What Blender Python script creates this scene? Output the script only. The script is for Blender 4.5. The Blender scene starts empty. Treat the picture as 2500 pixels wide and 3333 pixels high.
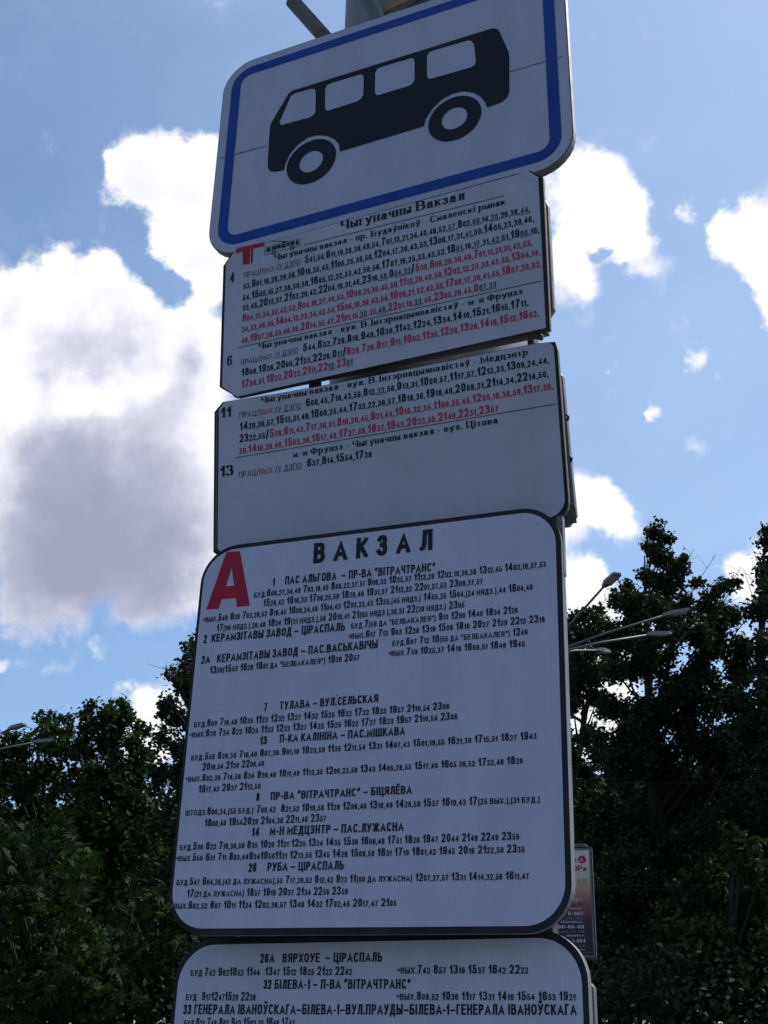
import bpy, bmesh, math, random
import numpy as np
from mathutils import Vector, Matrix

scene = bpy.context.scene
C = scene.collection
rad = math.radians

CAM_AXES = [(0.999778, 0.021048, 0.0), (-0.008166, 0.387898, 0.921666), (0.019399, -0.921462, 0.387984)]

# ---------------------------------------------------------------- camera
EYE = Vector((0.0, 0.0, 1.6))
cam_data = bpy.data.cameras.new('camera')
cam_data.sensor_fit = 'HORIZONTAL'
cam_data.sensor_width = 36.0
cam_data.lens = 36.0 * 4000.0 / 2500.0
cam_data.clip_start = 0.05
cam_data.clip_end = 5000.0
cam = bpy.data.objects.new('camera', cam_data)
C.objects.link(cam)
A_ = CAM_AXES
cam.matrix_world = Matrix(((A_[0][0], -A_[0][1], -A_[0][2], EYE[0]),
                           (A_[1][0], -A_[1][1], -A_[1][2], EYE[1]),
                           (A_[2][0], -A_[2][1], -A_[2][2], EYE[2]),
                           (0, 0, 0, 1)))
scene.camera = cam

# ---------------------------------------------------------------- sun, sky, exposure
SUN_AZ, SUN_EL = rad(58.0), rad(50.0)          # azimuth measured from +Y towards +X
SUN_DIR = Vector((math.sin(SUN_AZ) * math.cos(SUN_EL), math.cos(SUN_AZ) * math.cos(SUN_EL), math.sin(SUN_EL)))
sun_data = bpy.data.lights.new('sun', 'SUN')
sun_data.energy = 2.3
sun_data.angle = rad(0.5)
sun_data.color = (1.0, 0.95, 0.87)
sun = bpy.data.objects.new('sun', sun_data)
C.objects.link(sun)
sun.location = (20, 20, 40)
sun.rotation_euler = SUN_DIR.to_track_quat('Z', 'Y').to_euler()

scene.view_settings.view_transform = 'Standard'
scene.view_settings.look = 'None'
scene.view_settings.exposure = 0.75
scene.view_settings.gamma = 1.0
scene.view_settings.use_curve_mapping = False

world = bpy.data.worlds.new('World')
scene.world = world
world.cycles.sampling_method = 'MANUAL'
world.cycles.sample_map_resolution = 256
world.use_nodes = True


def direction(px, py):
    """unit view direction of a point measured on a 1659 x 2212 grid"""
    v = Vector(((px * 1.507 - 1250.0), (py * 1.507 - 1666.5), 4000.0))
    d = Vector((A_[0][0] * v.x + A_[0][1] * v.y + A_[0][2] * v.z,
                A_[1][0] * v.x + A_[1][1] * v.y + A_[1][2] * v.z,
                A_[2][0] * v.x + A_[2][1] * v.y + A_[2][2] * v.z))
    return d.normalized()


def at(px, py, dist):
    d = direction(px, py)
    return EYE + d * (dist / math.hypot(d.x, d.y))


class NT:
    """tiny node helper"""
    def __init__(self, tree):
        self.t = tree
        self.n = tree.nodes
        self.l = tree.links

    def new(self, kind, **kw):
        nd = self.n.new(kind)
        for k, v in kw.items():
            setattr(nd, k, v)
        return nd

    def put(self, sock, v):
        if hasattr(v, 'bl_idname') or hasattr(v, 'is_output'):
            self.l.new(v, sock)
        else:
            sock.default_value = v

    def math(self, op, a, b=None, c=None, clamp=False):
        nd = self.new('ShaderNodeMath', operation=op, use_clamp=clamp)
        self.put(nd.inputs[0], a)
        if b is not None:
            self.put(nd.inputs[1], b)
        if c is not None:
            self.put(nd.inputs[2], c)
        return nd.outputs[0]

    def vmath(self, op, a, b=None):
        nd = self.new('ShaderNodeVectorMath', operation=op)
        self.put(nd.inputs[0], a)
        if b is not None:
            self.put(nd.inputs[1], b)
        return nd.outputs['Value'] if op in ('DISTANCE', 'DOT_PRODUCT', 'LENGTH') else nd.outputs[0]

    def noise(self, vec, scale, detail=4.0, rough=0.5, color=False):
        nd = self.new('ShaderNodeTexNoise')
        self.put(nd.inputs['Vector'], vec)
        nd.inputs['Scale'].default_value = scale
        nd.inputs['Detail'].default_value = detail
        nd.inputs['Roughness'].default_value = rough
        return nd.outputs[1] if color else nd.outputs[0]

    def ramp(self, fac, stops):
        nd = self.new('ShaderNodeValToRGB')
        self.put(nd.inputs[0], fac)
        e = nd.color_ramp.elements
        while len(e) < len(stops):
            e.new(0.5)
        for el, (p, c) in zip(e, stops):
            el.position = p
            el.color = c if len(c) == 4 else (*c, 1)
        return nd.outputs[0]

    def mix(self, fac, a, b, blend='MIX'):
        nd = self.new('ShaderNodeMixRGB', blend_type=blend)
        self.put(nd.inputs[0], fac)
        self.put(nd.inputs[1], a if not isinstance(a, tuple) else (*a, 1))
        self.put(nd.inputs[2], b if not isinstance(b, tuple) else (*b, 1))
        return nd.outputs[0]

    def smooth(self, v, lo, hi, a=0.0, b=1.0):
        nd = self.new('ShaderNodeMapRange', interpolation_type='SMOOTHSTEP')
        self.put(nd.inputs[0], v)
        nd.inputs[1].default_value = lo
        nd.inputs[2].default_value = hi
        nd.inputs[3].default_value = a
        nd.inputs[4].default_value = b
        return nd.outputs[0]


def build_sky():
    w = NT(world.node_tree)
    bg = w.n['Background']
    bg.inputs[1].default_value = 0.08
    sky = w.new('ShaderNodeTexSky', sky_type='NISHITA')
    sky.sun_disc = False
    sky.sun_elevation = SUN_EL
    sky.sun_rotation = SUN_AZ
    sky.air_density = 1.0
    sky.dust_density = 0.8
    sky.ozone_density = 2.6
    geo = w.new('ShaderNodeTexCoord')
    d0 = w.vmath('NORMALIZE', geo.outputs['Generated'])
    # fractal wobble of the direction gives the clouds their cauliflower edges
    n1 = w.noise(d0, 13.0, 6.0, 0.58, color=True)
    n1 = w.vmath('SUBTRACT', n1, (0.5, 0.5, 0.5))
    sc = w.new('ShaderNodeVectorMath', operation='SCALE')
    w.put(sc.inputs[0], n1)
    sc.inputs['Scale'].default_value = 0.085
    d = w.vmath('ADD', d0, sc.outputs[0])
    puffs = PUFFS
    field = None
    for (px, py, r, s) in puffs:
        c = direction(px, py)
        rr = r / 2654.0 * 1.12
        dist = w.vmath('DISTANCE', d, (c.x, c.y, c.z))
        f = w.smooth(dist, 0.0, rr * 1.5, s, 0.0)
        field = f if field is None else w.math('ADD', field, f)
    # clouds over the rest of the sky, thinned where the measured ones stand
    fwd = direction(829, 1000)
    away = w.smooth(w.vmath('DISTANCE', d0, (fwd.x, fwd.y, fwd.z)), 0.55, 0.95)
    gen = w.smooth(w.noise(d, 2.3, 5.0, 0.55), 0.56, 0.72)
    field = w.math('ADD', field, w.math('MULTIPLY', gen, away))
    fine = w.noise(d0, 26.0, 7.0, 0.62)
    big = w.noise(d0, 12.0, 5.0, 0.55)
    dens = w.math('ADD', field, w.math('MULTIPLY', w.math('SUBTRACT', fine, 0.5), 1.15))
    alpha = w.smooth(dens, 0.10, 0.74)
    # thick parts are darker, clouds away from the sun are greyer
    off = (SUN_DIR - fwd * SUN_DIR.dot(fwd)).normalized() * 0.020
    n2 = w.noise(w.vmath('ADD', d0, tuple(off)), 12.0, 5.0, 0.55)
    core = w.math('MULTIPLY', w.math('SUBTRACT', n2, big), 2.2)
    core = w.math('ADD', core, w.math('MULTIPLY', w.math('SUBTRACT', w.noise(d0, 8.0, 4.0, 0.55), 0.5), 0.7))
    core = w.math('ADD', core, w.math('MULTIPLY', w.smooth(field, 0.6, 3.0), 0.25))
    for (px, py, r, s) in SHADES:
        c = direction(px, py)
        core = w.math('ADD', core, w.smooth(w.vmath('DISTANCE', d, (c.x, c.y, c.z)), 0.0, r / 2654.0 * 1.45, s, 0.0))
    # unmeasured clouds elsewhere are grey where they are thick
    core = w.math('ADD', core, w.math('MULTIPLY', away, w.math('MULTIPLY', gen, 0.6)))
    core = w.smooth(core, -0.05, 2.6)
    sunward = w.smooth(w.vmath('DOT_PRODUCT', d0, tuple(SUN_DIR)), 0.50, 0.76)
    core = w.math('MULTIPLY', core, w.math('SUBTRACT', 1.0, w.math('MULTIPLY', sunward, 0.55)))
    ccol = w.ramp(core, [(0.0, (7.7, 7.7, 8.0)), (0.28, (5.7, 5.7, 6.6)), (0.65, (3.7, 3.85, 5.0)), (1.0, (2.7, 2.85, 4.0))])
    # thin high veil
    glow = w.smooth(w.vmath('DOT_PRODUCT', d0, tuple(SUN_DIR)), 0.35, 0.95)
    veil = w.math('ADD', w.math('MULTIPLY', w.smooth(w.noise(d, 5.0, 6.0, 0.6), 0.36, 0.78), 0.26), w.math('MULTIPLY', glow, 0.55))
    skyc = w.mix(1.0, sky.outputs[0], (0.93, 1.03, 1.13), 'MULTIPLY')
    skyc = w.mix(veil, skyc, (3.3, 4.5, 6.7))
    col = w.mix(alpha, skyc, ccol)
    w.l.new(col, bg.inputs[0])


PUFFS = [  # measured cloud puffs: x, y, radius, strength (negative = gap)
    (300, 325, 42, 1), (355, 335, 50, 1), (430, 325, 42, .9), (265, 345, 26, .8), (300, 380, 50, .9), (370, 410, 75, 1), (450, 420, 80, 1), (245, 420, 24, .4),
    (400, 500, 70, 1), (345, 510, 34, .7), (450, 580, 60, .9), (400, 560, 34, .6), (520, 480, 100, .9), (455, 640, 36, .9),
    (135, 590, 42, 1), (215, 590, 40, 1), (80, 650, 60, 1), (180, 650, 70, 1), (270, 650, 52, 1), (10, 650, 44, .9), (30, 730, 90, 1), (335, 630, 18, .5),
    (330, 690, 55, 1), (390, 715, 50, 1), (440, 740, 60, 1), (160, 760, 120, 1), (290, 790, 110, 1), (410, 820, 100, 1),
    (60, 880, 120, 1), (200, 930, 130, 1), (350, 950, 130, 1), (440, 1050, 110, 1), (300, 1080, 120, 1),
    (160, 1080, 120, 1), (40, 1060, 110, 1), (50, 1200, 110, .9), (400, 1190, 100, .9), (270, 1200, 90, .8), (160, 1200, 80, .7), (60, 1300, 80, .6), (150, 1300, 60, .5), (400, 1280, 60, .5),
    (150, 1370, 45, .32), (300, 1290, 60, .4),
    (150, 1445, 34, .42), (225, 1415, 30, .5), (255, 1400, 18, .45), (60, 1435, 26, .28), (5, 1445, 20, .6),
    (300, 1470, 30, .7), (330, 1520, 52, .9), (290, 1560, 60, .8), (180, 1540, 36, .55), (350, 1620, 50, 1), (260, 1490, 26, .5),
    (1240, 335, 42, 1), (1288, 345, 40, 1), (1250, 420, 95, 1), (1322, 385, 46, 1), (1340, 460, 54, 1), (1385, 480, 38, 1), (1352, 528, 30, .8), (1250, 520, 60, 1),
    (1235, 590, 55, .9), (1285, 610, 32, .6), (1375, 560, 40, .65), (1430, 572, 40, .45), (1400, 500, 30, .8), (1306, 521, 22, -1.0),
    (1645, 460, 52, 1), (1600, 465, 42, 1), (1560, 495, 32, .9), (1522, 500, 22, .75), (1512, 448, 22, .85), (1507, 424, 10, .5), (1474, 441, 14, .34), (1568, 540, 34, .8),
    (1622, 545, 46, 1), (1645, 610, 46, 1), (1657, 680, 34, .9), (1622, 566, 16, -.7),
    (1478, 775, 28, .55), (1502, 764, 20, .42), (1548, 803, 18, .55), (1425, 892, 22, .66), (1408, 906, 18, .45), (1510, 962, 26, .38), (1310, 840, 10, .3),
    (1238, 1080, 52, 1), (1290, 1100, 46, 1), (1322, 1132, 34, .9), (1235, 1150, 45, .9),
    (1228, 1265, 60, 1), (1288, 1262, 45, 1), (1338, 1300, 48, 1), (1400, 1320, 44, .9), (1260, 1380, 90, 1), (1435, 1145, 26, .34),
    (1650, 1200, 42, .9), (1605, 1225, 30, .8), (1625, 1265, 42, .6), (1280, 1560, 90, .9), (1350, 1500, 60, .8), (1640, 1420, 60, .35),
    (-150, 700, 160, 1), (-120, 900, 170, 1), (-300, 820, 180, 1), (1850, 520, 140, 1), (1950, 600, 150, 1), (1780, 1200, 110, 1), (-200, 1350, 90, .6),
    (300, -300, 110, .9), (450, -260, 120, 1), (1500, -350, 130, 1),
]
SHADES = [  # thick (positive) and bright (negative) parts of the clouds
    (60, 1180, 190, .6), (260, 1120, 190, .6), (420, 1080, 150, .5), (330, 1270, 130, .5), (130, 1310, 120, .6),
    (336, 415, 55, .45), (440, 450, 60, .45), (430, 560, 40, .3), (192, 757, 80, 1.0), (270, 763, 70, .85), (36, 673, 60, .5), (120, 793, 65, .7), (24, 865, 60, -1.1), (170, 862, 44, -.9), (232, 838, 38, -.8),
    (300, 836, 34, -.8), (408, 793, 48, 1.1), (372, 870, 80, 1.1), (240, 940, 110, .75), (90, 965, 100, .8), (240, 1045, 150, .75), (60, 1105, 150, .85), (370, 1010, 90, .3), (270, 1225, 130, 1.1), (80, 1255, 150, 1.1), (170, 1190, 90, .6),
    (400, 1225, 110, .8), (330, 1570, 70, .4), (150, 1440, 80, .3), (1215, 455, 25, .6), (1225, 1160, 45, .5), (1235, 620, 50, .4),
]
build_sky()

# ---------------------------------------------------------------- materials
def principled(name, base, rough=0.6, metal=0.0, spec=0.4):
    m = bpy.data.materials.new(name)
    m.use_nodes = True
    t = NT(m.node_tree)
    p = t.n['Principled BSDF']
    p.inputs['Base Color'].default_value = (*base, 1)
    p.inputs['Roughness'].default_value = rough
    p.inputs['Metallic'].default_value = metal
    p.inputs['Specular IOR Level'].default_value = spec
    return m, t, p


def worn(name, base, dirt, amount=0.3, scale=6.0, rough=0.55, metal=0.0, bump=0.0, spec=0.4, stretch=(1, 1, 1), bscale=40.0):
    """base colour with irregular dirt, fine speckle and relief"""
    m, t, p = principled(name, base, rough, metal, spec)
    tc = t.new('ShaderNodeTexCoord')
    mp = t.new('ShaderNodeMapping')
    mp.inputs['Scale'].default_value = stretch
    t.l.new(tc.outputs['Object'], mp.inputs[0])
    v = mp.outputs[0]
    big = t.noise(v, scale, 5.0, 0.6)
    fine = t.noise(v, scale * 14, 3.0, 0.6)
    f = t.math('MULTIPLY', t.smooth(big, 0.38, 0.72), amount)
    c = t.mix(f, base, dirt)
    c = t.mix(t.math('MULTIPLY', t.smooth(fine, 0.45, 0.8), amount * 0.6), c, dirt)
    t.l.new(c, p.inputs['Base Color'])
    t.l.new(t.math('ADD', t.math('MULTIPLY', big, 0.3), rough - 0.12), p.inputs['Roughness'])
    if bump:
        b = t.new('ShaderNodeBump')
        b.inputs['Strength'].default_value = bump
        b.inputs['Distance'].default_value = 0.002
        t.l.new(t.noise(v, bscale, 4.0, 0.55), b.inputs['Height'])
        t.l.new(b.outputs[0], p.inputs['Normal'])
    return m


M = {}
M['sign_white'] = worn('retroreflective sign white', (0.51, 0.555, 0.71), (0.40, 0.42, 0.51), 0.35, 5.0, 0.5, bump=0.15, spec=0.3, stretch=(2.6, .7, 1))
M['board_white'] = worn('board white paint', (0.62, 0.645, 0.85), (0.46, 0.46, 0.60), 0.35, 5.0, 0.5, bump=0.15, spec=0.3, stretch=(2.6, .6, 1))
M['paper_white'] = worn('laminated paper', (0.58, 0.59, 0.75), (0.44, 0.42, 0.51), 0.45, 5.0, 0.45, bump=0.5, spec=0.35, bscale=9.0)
M['sign_blue'] = worn('sign blue film', (0.006, 0.068, 0.38), (0.006, 0.04, 0.24), 0.5, 8.0, 0.45, spec=0.3)
M['sign_black'] = worn('sign black film', (0.009, 0.010, 0.018), (0.02, 0.02, 0.03), 0.4, 10.0, 0.5, spec=0.25)
M['border_black'] = worn('black border paint', (0.011, 0.010, 0.02), (0.05, 0.045, 0.05), 0.5, 12.0, 0.5, spec=0.3)
M['ink'] = principled('dark lettering ink', (0.017, 0.017, 0.036), 0.5, spec=0.25)[0]
M['ink_soft'] = principled('thin dark lettering ink', (0.045, 0.045, 0.075), 0.5, spec=0.25)[0]
M['ink_red'] = principled('red lettering ink', (0.52, 0.05, 0.13), 0.5, spec=0.25)[0]
M['ink_blue'] = principled('blue grey lettering ink', (0.07, 0.10, 0.20), 0.5, spec=0.25)[0]
M['film_red'] = worn('red film', (0.50, 0.015, 0.055), (0.36, 0.014, 0.045), 0.5, 12.0, 0.5, spec=0.3)
M['seam'] = principled('film joint line', (0.16, 0.15, 0.16), 0.7)[0]
M['metal_edge'] = worn('weathered sheet metal', (0.22, 0.215, 0.225), (0.10, 0.085, 0.08), 0.6, 14.0, 0.5, 0.35, 0.4)
M['metal_dark'] = worn('dark painted steel', (0.045, 0.045, 0.055), (0.12, 0.08, 0.06), 0.4, 18.0, 0.55, 0.2, 0.4)
M['brown_lip'] = worn('dusty folded metal lip', (0.13, 0.11, 0.11), (0.07, 0.05, 0.045), 0.6, 20.0, 0.6, 0.1, 0.5, stretch=(1, 4, 1))
M['pole'] = worn('flaking pale pole paint', (0.27, 0.28, 0.30), (0.15, 0.14, 0.14), 0.6, 7.0, 0.6, 0.0, 0.9, stretch=(1, 1, .5), bscale=30)
M['pipe'] = worn('rusty grey pipe', (0.20, 0.20, 0.22), (0.16, 0.09, 0.065), 0.7, 16.0, 0.6, 0.2, 0.6)
M['pipe_green'] = worn('grey green pipe', (0.16, 0.20, 0.22), (0.10, 0.11, 0.12), 0.5, 14.0, 0.5, 0.2, 0.3)
M['strap'] = worn('tan strap', (0.42, 0.30, 0.20), (0.20, 0.12, 0.08), 0.6, 20.0, 0.7, 0.0, 0.5)
M['ice_grey'] = worn('lamp housing grey', (0.19, 0.185, 0.195), (0.12, 0.12, 0.13), 0.4, 3.0, 0.5, 0.2)
M['mast'] = worn('galvanised mast', (0.15, 0.145, 0.155), (0.10, 0.095, 0.10), 0.5, 3.0, 0.5, 0.3)
M['lens'] = principled('lamp lens', (0.45, 0.47, 0.48), 0.3)[0]
M['wire'] = principled('overhead wire', (0.035, 0.037, 0.04), 1.0, 0.0, 0.0)[0]
M['bark'] = worn('bark', (0.035, 0.028, 0.024), (0.02, 0.017, 0.014), 0.7, 3.0, 0.9, 0.0, 1.0, stretch=(3, 3, .6))
M['asphalt'] = worn('asphalt', (0.05, 0.05, 0.052), (0.075, 0.07, 0.065), 0.6, 0.5, 0.9, 0.0, 0.6)
M['paving'] = worn('concrete paving', (0.09, 0.088, 0.085), (0.06, 0.058, 0.055), 0.6, 1.0, 0.9, 0.0, 0.5)
M['kerb'] = worn('kerb stone', (0.30, 0.29, 0.28), (0.16, 0.15, 0.14), 0.6, 3.0, 0.9, 0.0, 0.5)
M['paint'] = worn('road paint', (0.7, 0.7, 0.68), (0.35, 0.34, 0.33), 0.5, 5.0, 0.8)
M['soil'] = worn('lawn soil', (0.045, 0.055, 0.025), (0.03, 0.03, 0.015), 0.7, 0.8, 0.95, 0.0, 0.6)


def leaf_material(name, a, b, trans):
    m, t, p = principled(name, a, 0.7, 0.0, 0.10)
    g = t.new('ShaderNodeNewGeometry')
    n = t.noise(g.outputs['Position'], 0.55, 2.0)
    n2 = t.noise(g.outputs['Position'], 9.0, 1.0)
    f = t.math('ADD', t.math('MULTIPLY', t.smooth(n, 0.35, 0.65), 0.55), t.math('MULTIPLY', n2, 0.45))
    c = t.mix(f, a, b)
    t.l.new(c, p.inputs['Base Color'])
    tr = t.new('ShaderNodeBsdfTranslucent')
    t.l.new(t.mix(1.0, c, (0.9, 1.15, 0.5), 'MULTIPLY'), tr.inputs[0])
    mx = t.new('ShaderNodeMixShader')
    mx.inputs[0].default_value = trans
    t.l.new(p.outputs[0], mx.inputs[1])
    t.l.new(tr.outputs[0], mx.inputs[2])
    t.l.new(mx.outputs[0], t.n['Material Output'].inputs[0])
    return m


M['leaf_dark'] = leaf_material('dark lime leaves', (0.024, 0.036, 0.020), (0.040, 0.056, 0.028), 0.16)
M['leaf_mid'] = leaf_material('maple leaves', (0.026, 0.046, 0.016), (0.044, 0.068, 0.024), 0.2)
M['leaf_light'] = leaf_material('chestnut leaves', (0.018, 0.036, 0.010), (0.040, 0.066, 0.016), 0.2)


# ---------------------------------------------------------------- mesh helpers
def tag(o, label=None, cat=None, group=None, kind=None):
    if label:
        o['label'] = label
    if cat:
        o['category'] = cat
    if group:
        o['group'] = group
    if kind:
        o['kind'] = kind
    return o


def thing(name, label, cat, matrix=None, group=None):
    o = bpy.data.objects.new(name, None)
    o.empty_display_size = 0.1
    C.objects.link(o)
    if matrix is not None:
        o.matrix_world = matrix
    return tag(o, label, cat, group)


def mesh_obj(name, verts, faces, mats, parent=None, midx=None, smooth=False, matrix=None):
    me = bpy.data.meshes.new(name)
    me.from_pydata([tuple(v) for v in verts], [], faces)
    for m in (mats if isinstance(mats, (list, tuple)) else [mats]):
        me.materials.append(m)
    if midx is not None:
        me.polygons.foreach_set('material_index', midx)
    if smooth:
        me.polygons.foreach_set('use_smooth', [True] * len(faces))
    me.update()
    o = bpy.data.objects.new(name, me)
    C.objects.link(o)
    if parent is not None:
        o.parent = parent
    if matrix is not None:
        o.matrix_world = matrix
    return o


def slab(name, pts, z0, z1, mat, parent=None, bevel=0.0, smooth=False):
    """extrude a 2D outline between z0 and z1 (local), optional bevel"""
    bm = bmesh.new()
    lo = [bm.verts.new((x, y, z0)) for x, y in pts]
    hi = [bm.verts.new((x, y, z1)) for x, y in pts]
    n = len(pts)
    bm.faces.new(lo[::-1])
    top = bm.faces.new(hi)
    for i in range(n):
        bm.faces.new((lo[i], lo[(i + 1) % n], hi[(i + 1) % n], hi[i]))
    bmesh.ops.recalc_face_normals(bm, faces=bm.faces)
    if bevel:
        ed = [e for e in bm.edges if abs(e.verts[0].co.z - e.verts[1].co.z) < 1e-7]
        bmesh.ops.bevel(bm, geom=ed, offset=bevel, segments=2, affect='EDGES', profile=0.6)
    me = bpy.data.meshes.new(name)
    bm.to_mesh(me)
    bm.free()
    me.materials.append(mat)
    o = bpy.data.objects.new(name, me)
    C.objects.link(o)
    o.parent = parent
    return o


def rrect(x0, y0, x1, y1, r, seg=8):
    """rounded rectangle, r = radius or (bl, br, tr, tl)"""
    if not isinstance(r, tuple):
        r = (r,) * 4
    out = []
    for (cx, cy, rr, a) in ((x0 + r[0], y0 + r[0], r[0], 180), (x1 - r[1], y0 + r[1], r[1], 270), (x1 - r[2], y1 - r[2], r[2], 0), (x0 + r[3], y1 - r[3], r[3], 90)):
        if rr < 1e-5:
            out.append((cx, cy))
            continue
        for k in range(seg + 1):
            t = rad(a + 90.0 * k / seg)
            out.append((cx + rr * math.cos(t), cy + rr * math.sin(t)))
    return out


def sheet(name, pts, z, mat, parent):
    return mesh_obj(name, [(x, y, z) for x, y in pts], [list(range(len(pts)))], mat, parent)


def ring(name, outer, inner, z, mat, parent):
    n = len(outer)
    v = [(x, y, z) for x, y in outer] + [(x, y, z) for x, y in inner]
    return mesh_obj(name, v, [(i, (i + 1) % n, n + (i + 1) % n, n + i) for i in range(n)], mat, parent)


class MB:
    """collects simple solids into one mesh"""
    def __init__(self):
        self.v, self.f = [], []

    def tube(self, pts, radii, sides=8, cap=True):
        pts = [Vector(p) for p in pts]
        if not isinstance(radii, (list, tuple)):
            radii = [radii] * len(pts)
        base = len(self.v)
        up = None
        for i, p in enumerate(pts):
            d = (pts[min(i + 1, len(pts) - 1)] - pts[max(i - 1, 0)]).normalized()
            if up is None:
                up = Vector((0, 0, 1)) if abs(d.z) < 0.9 else Vector((1, 0, 0))
            a = d.cross(up).normalized()
            b = d.cross(a).normalized()
            up = -b if b.length else up
            up = a.cross(d)
            for k in range(sides):
                t = 2 * math.pi * k / sides
                self.v.append(p + (a * math.cos(t) + b * math.sin(t)) * radii[i])
        for i in range(len(pts) - 1):
            for k in range(sides):
                k2 = (k + 1) % sides
                self.f.append((base + i * sides + k, base + i * sides + k2, base + (i + 1) * sides + k2, base + (i + 1) * sides + k))
        if cap:
            self.f.append(tuple(base + k for k in range(sides))[::-1])
            self.f.append(tuple(base + (len(pts) - 1) * sides + k for k in range(sides)))
        return self

    def box(self, c, size, rot=None):
        b = len(self.v)
        for sx in (-.5, .5):
            for sy in (-.5, .5):
                for sz in (-.5, .5):
                    p = Vector((sx * size[0], sy * size[1], sz * size[2]))
                    if rot is not None:
                        p = rot @ p
                    self.v.append(Vector(c) + p)
        self.f += [(b, b + 1, b + 3, b + 2), (b + 4, b + 6, b + 7, b + 5), (b, b + 4, b + 5, b + 1), (b + 2, b + 3, b + 7, b + 6), (b, b + 2, b + 6, b + 4), (b + 1, b + 5, b + 7, b + 3)]
        return self

    def build(self, name, mat, parent=None, smooth=False):
        return mesh_obj(name, self.v, self.f, mat, parent, smooth=smooth)


# ---------------------------------------------------------------- lettering
def E(cx, cy, rx, ry, a0, a1, n=9):
    out = []
    for i in range(n + 1):
        a = rad(a0 + (a1 - a0) * i / n)
        c, s = math.cos(a), math.sin(a)
        out.append((cx + rx * math.copysign(abs(c) ** 0.85, c), cy + ry * math.copysign(abs(s) ** 0.85, s)))
    return out


def _flip(strokes):
    return [[(1 - x, 1 - y) for x, y in s] for s in strokes]


def _mirror(strokes):
    return [[(1 - x, y) for x, y in s] for s in strokes]


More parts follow.
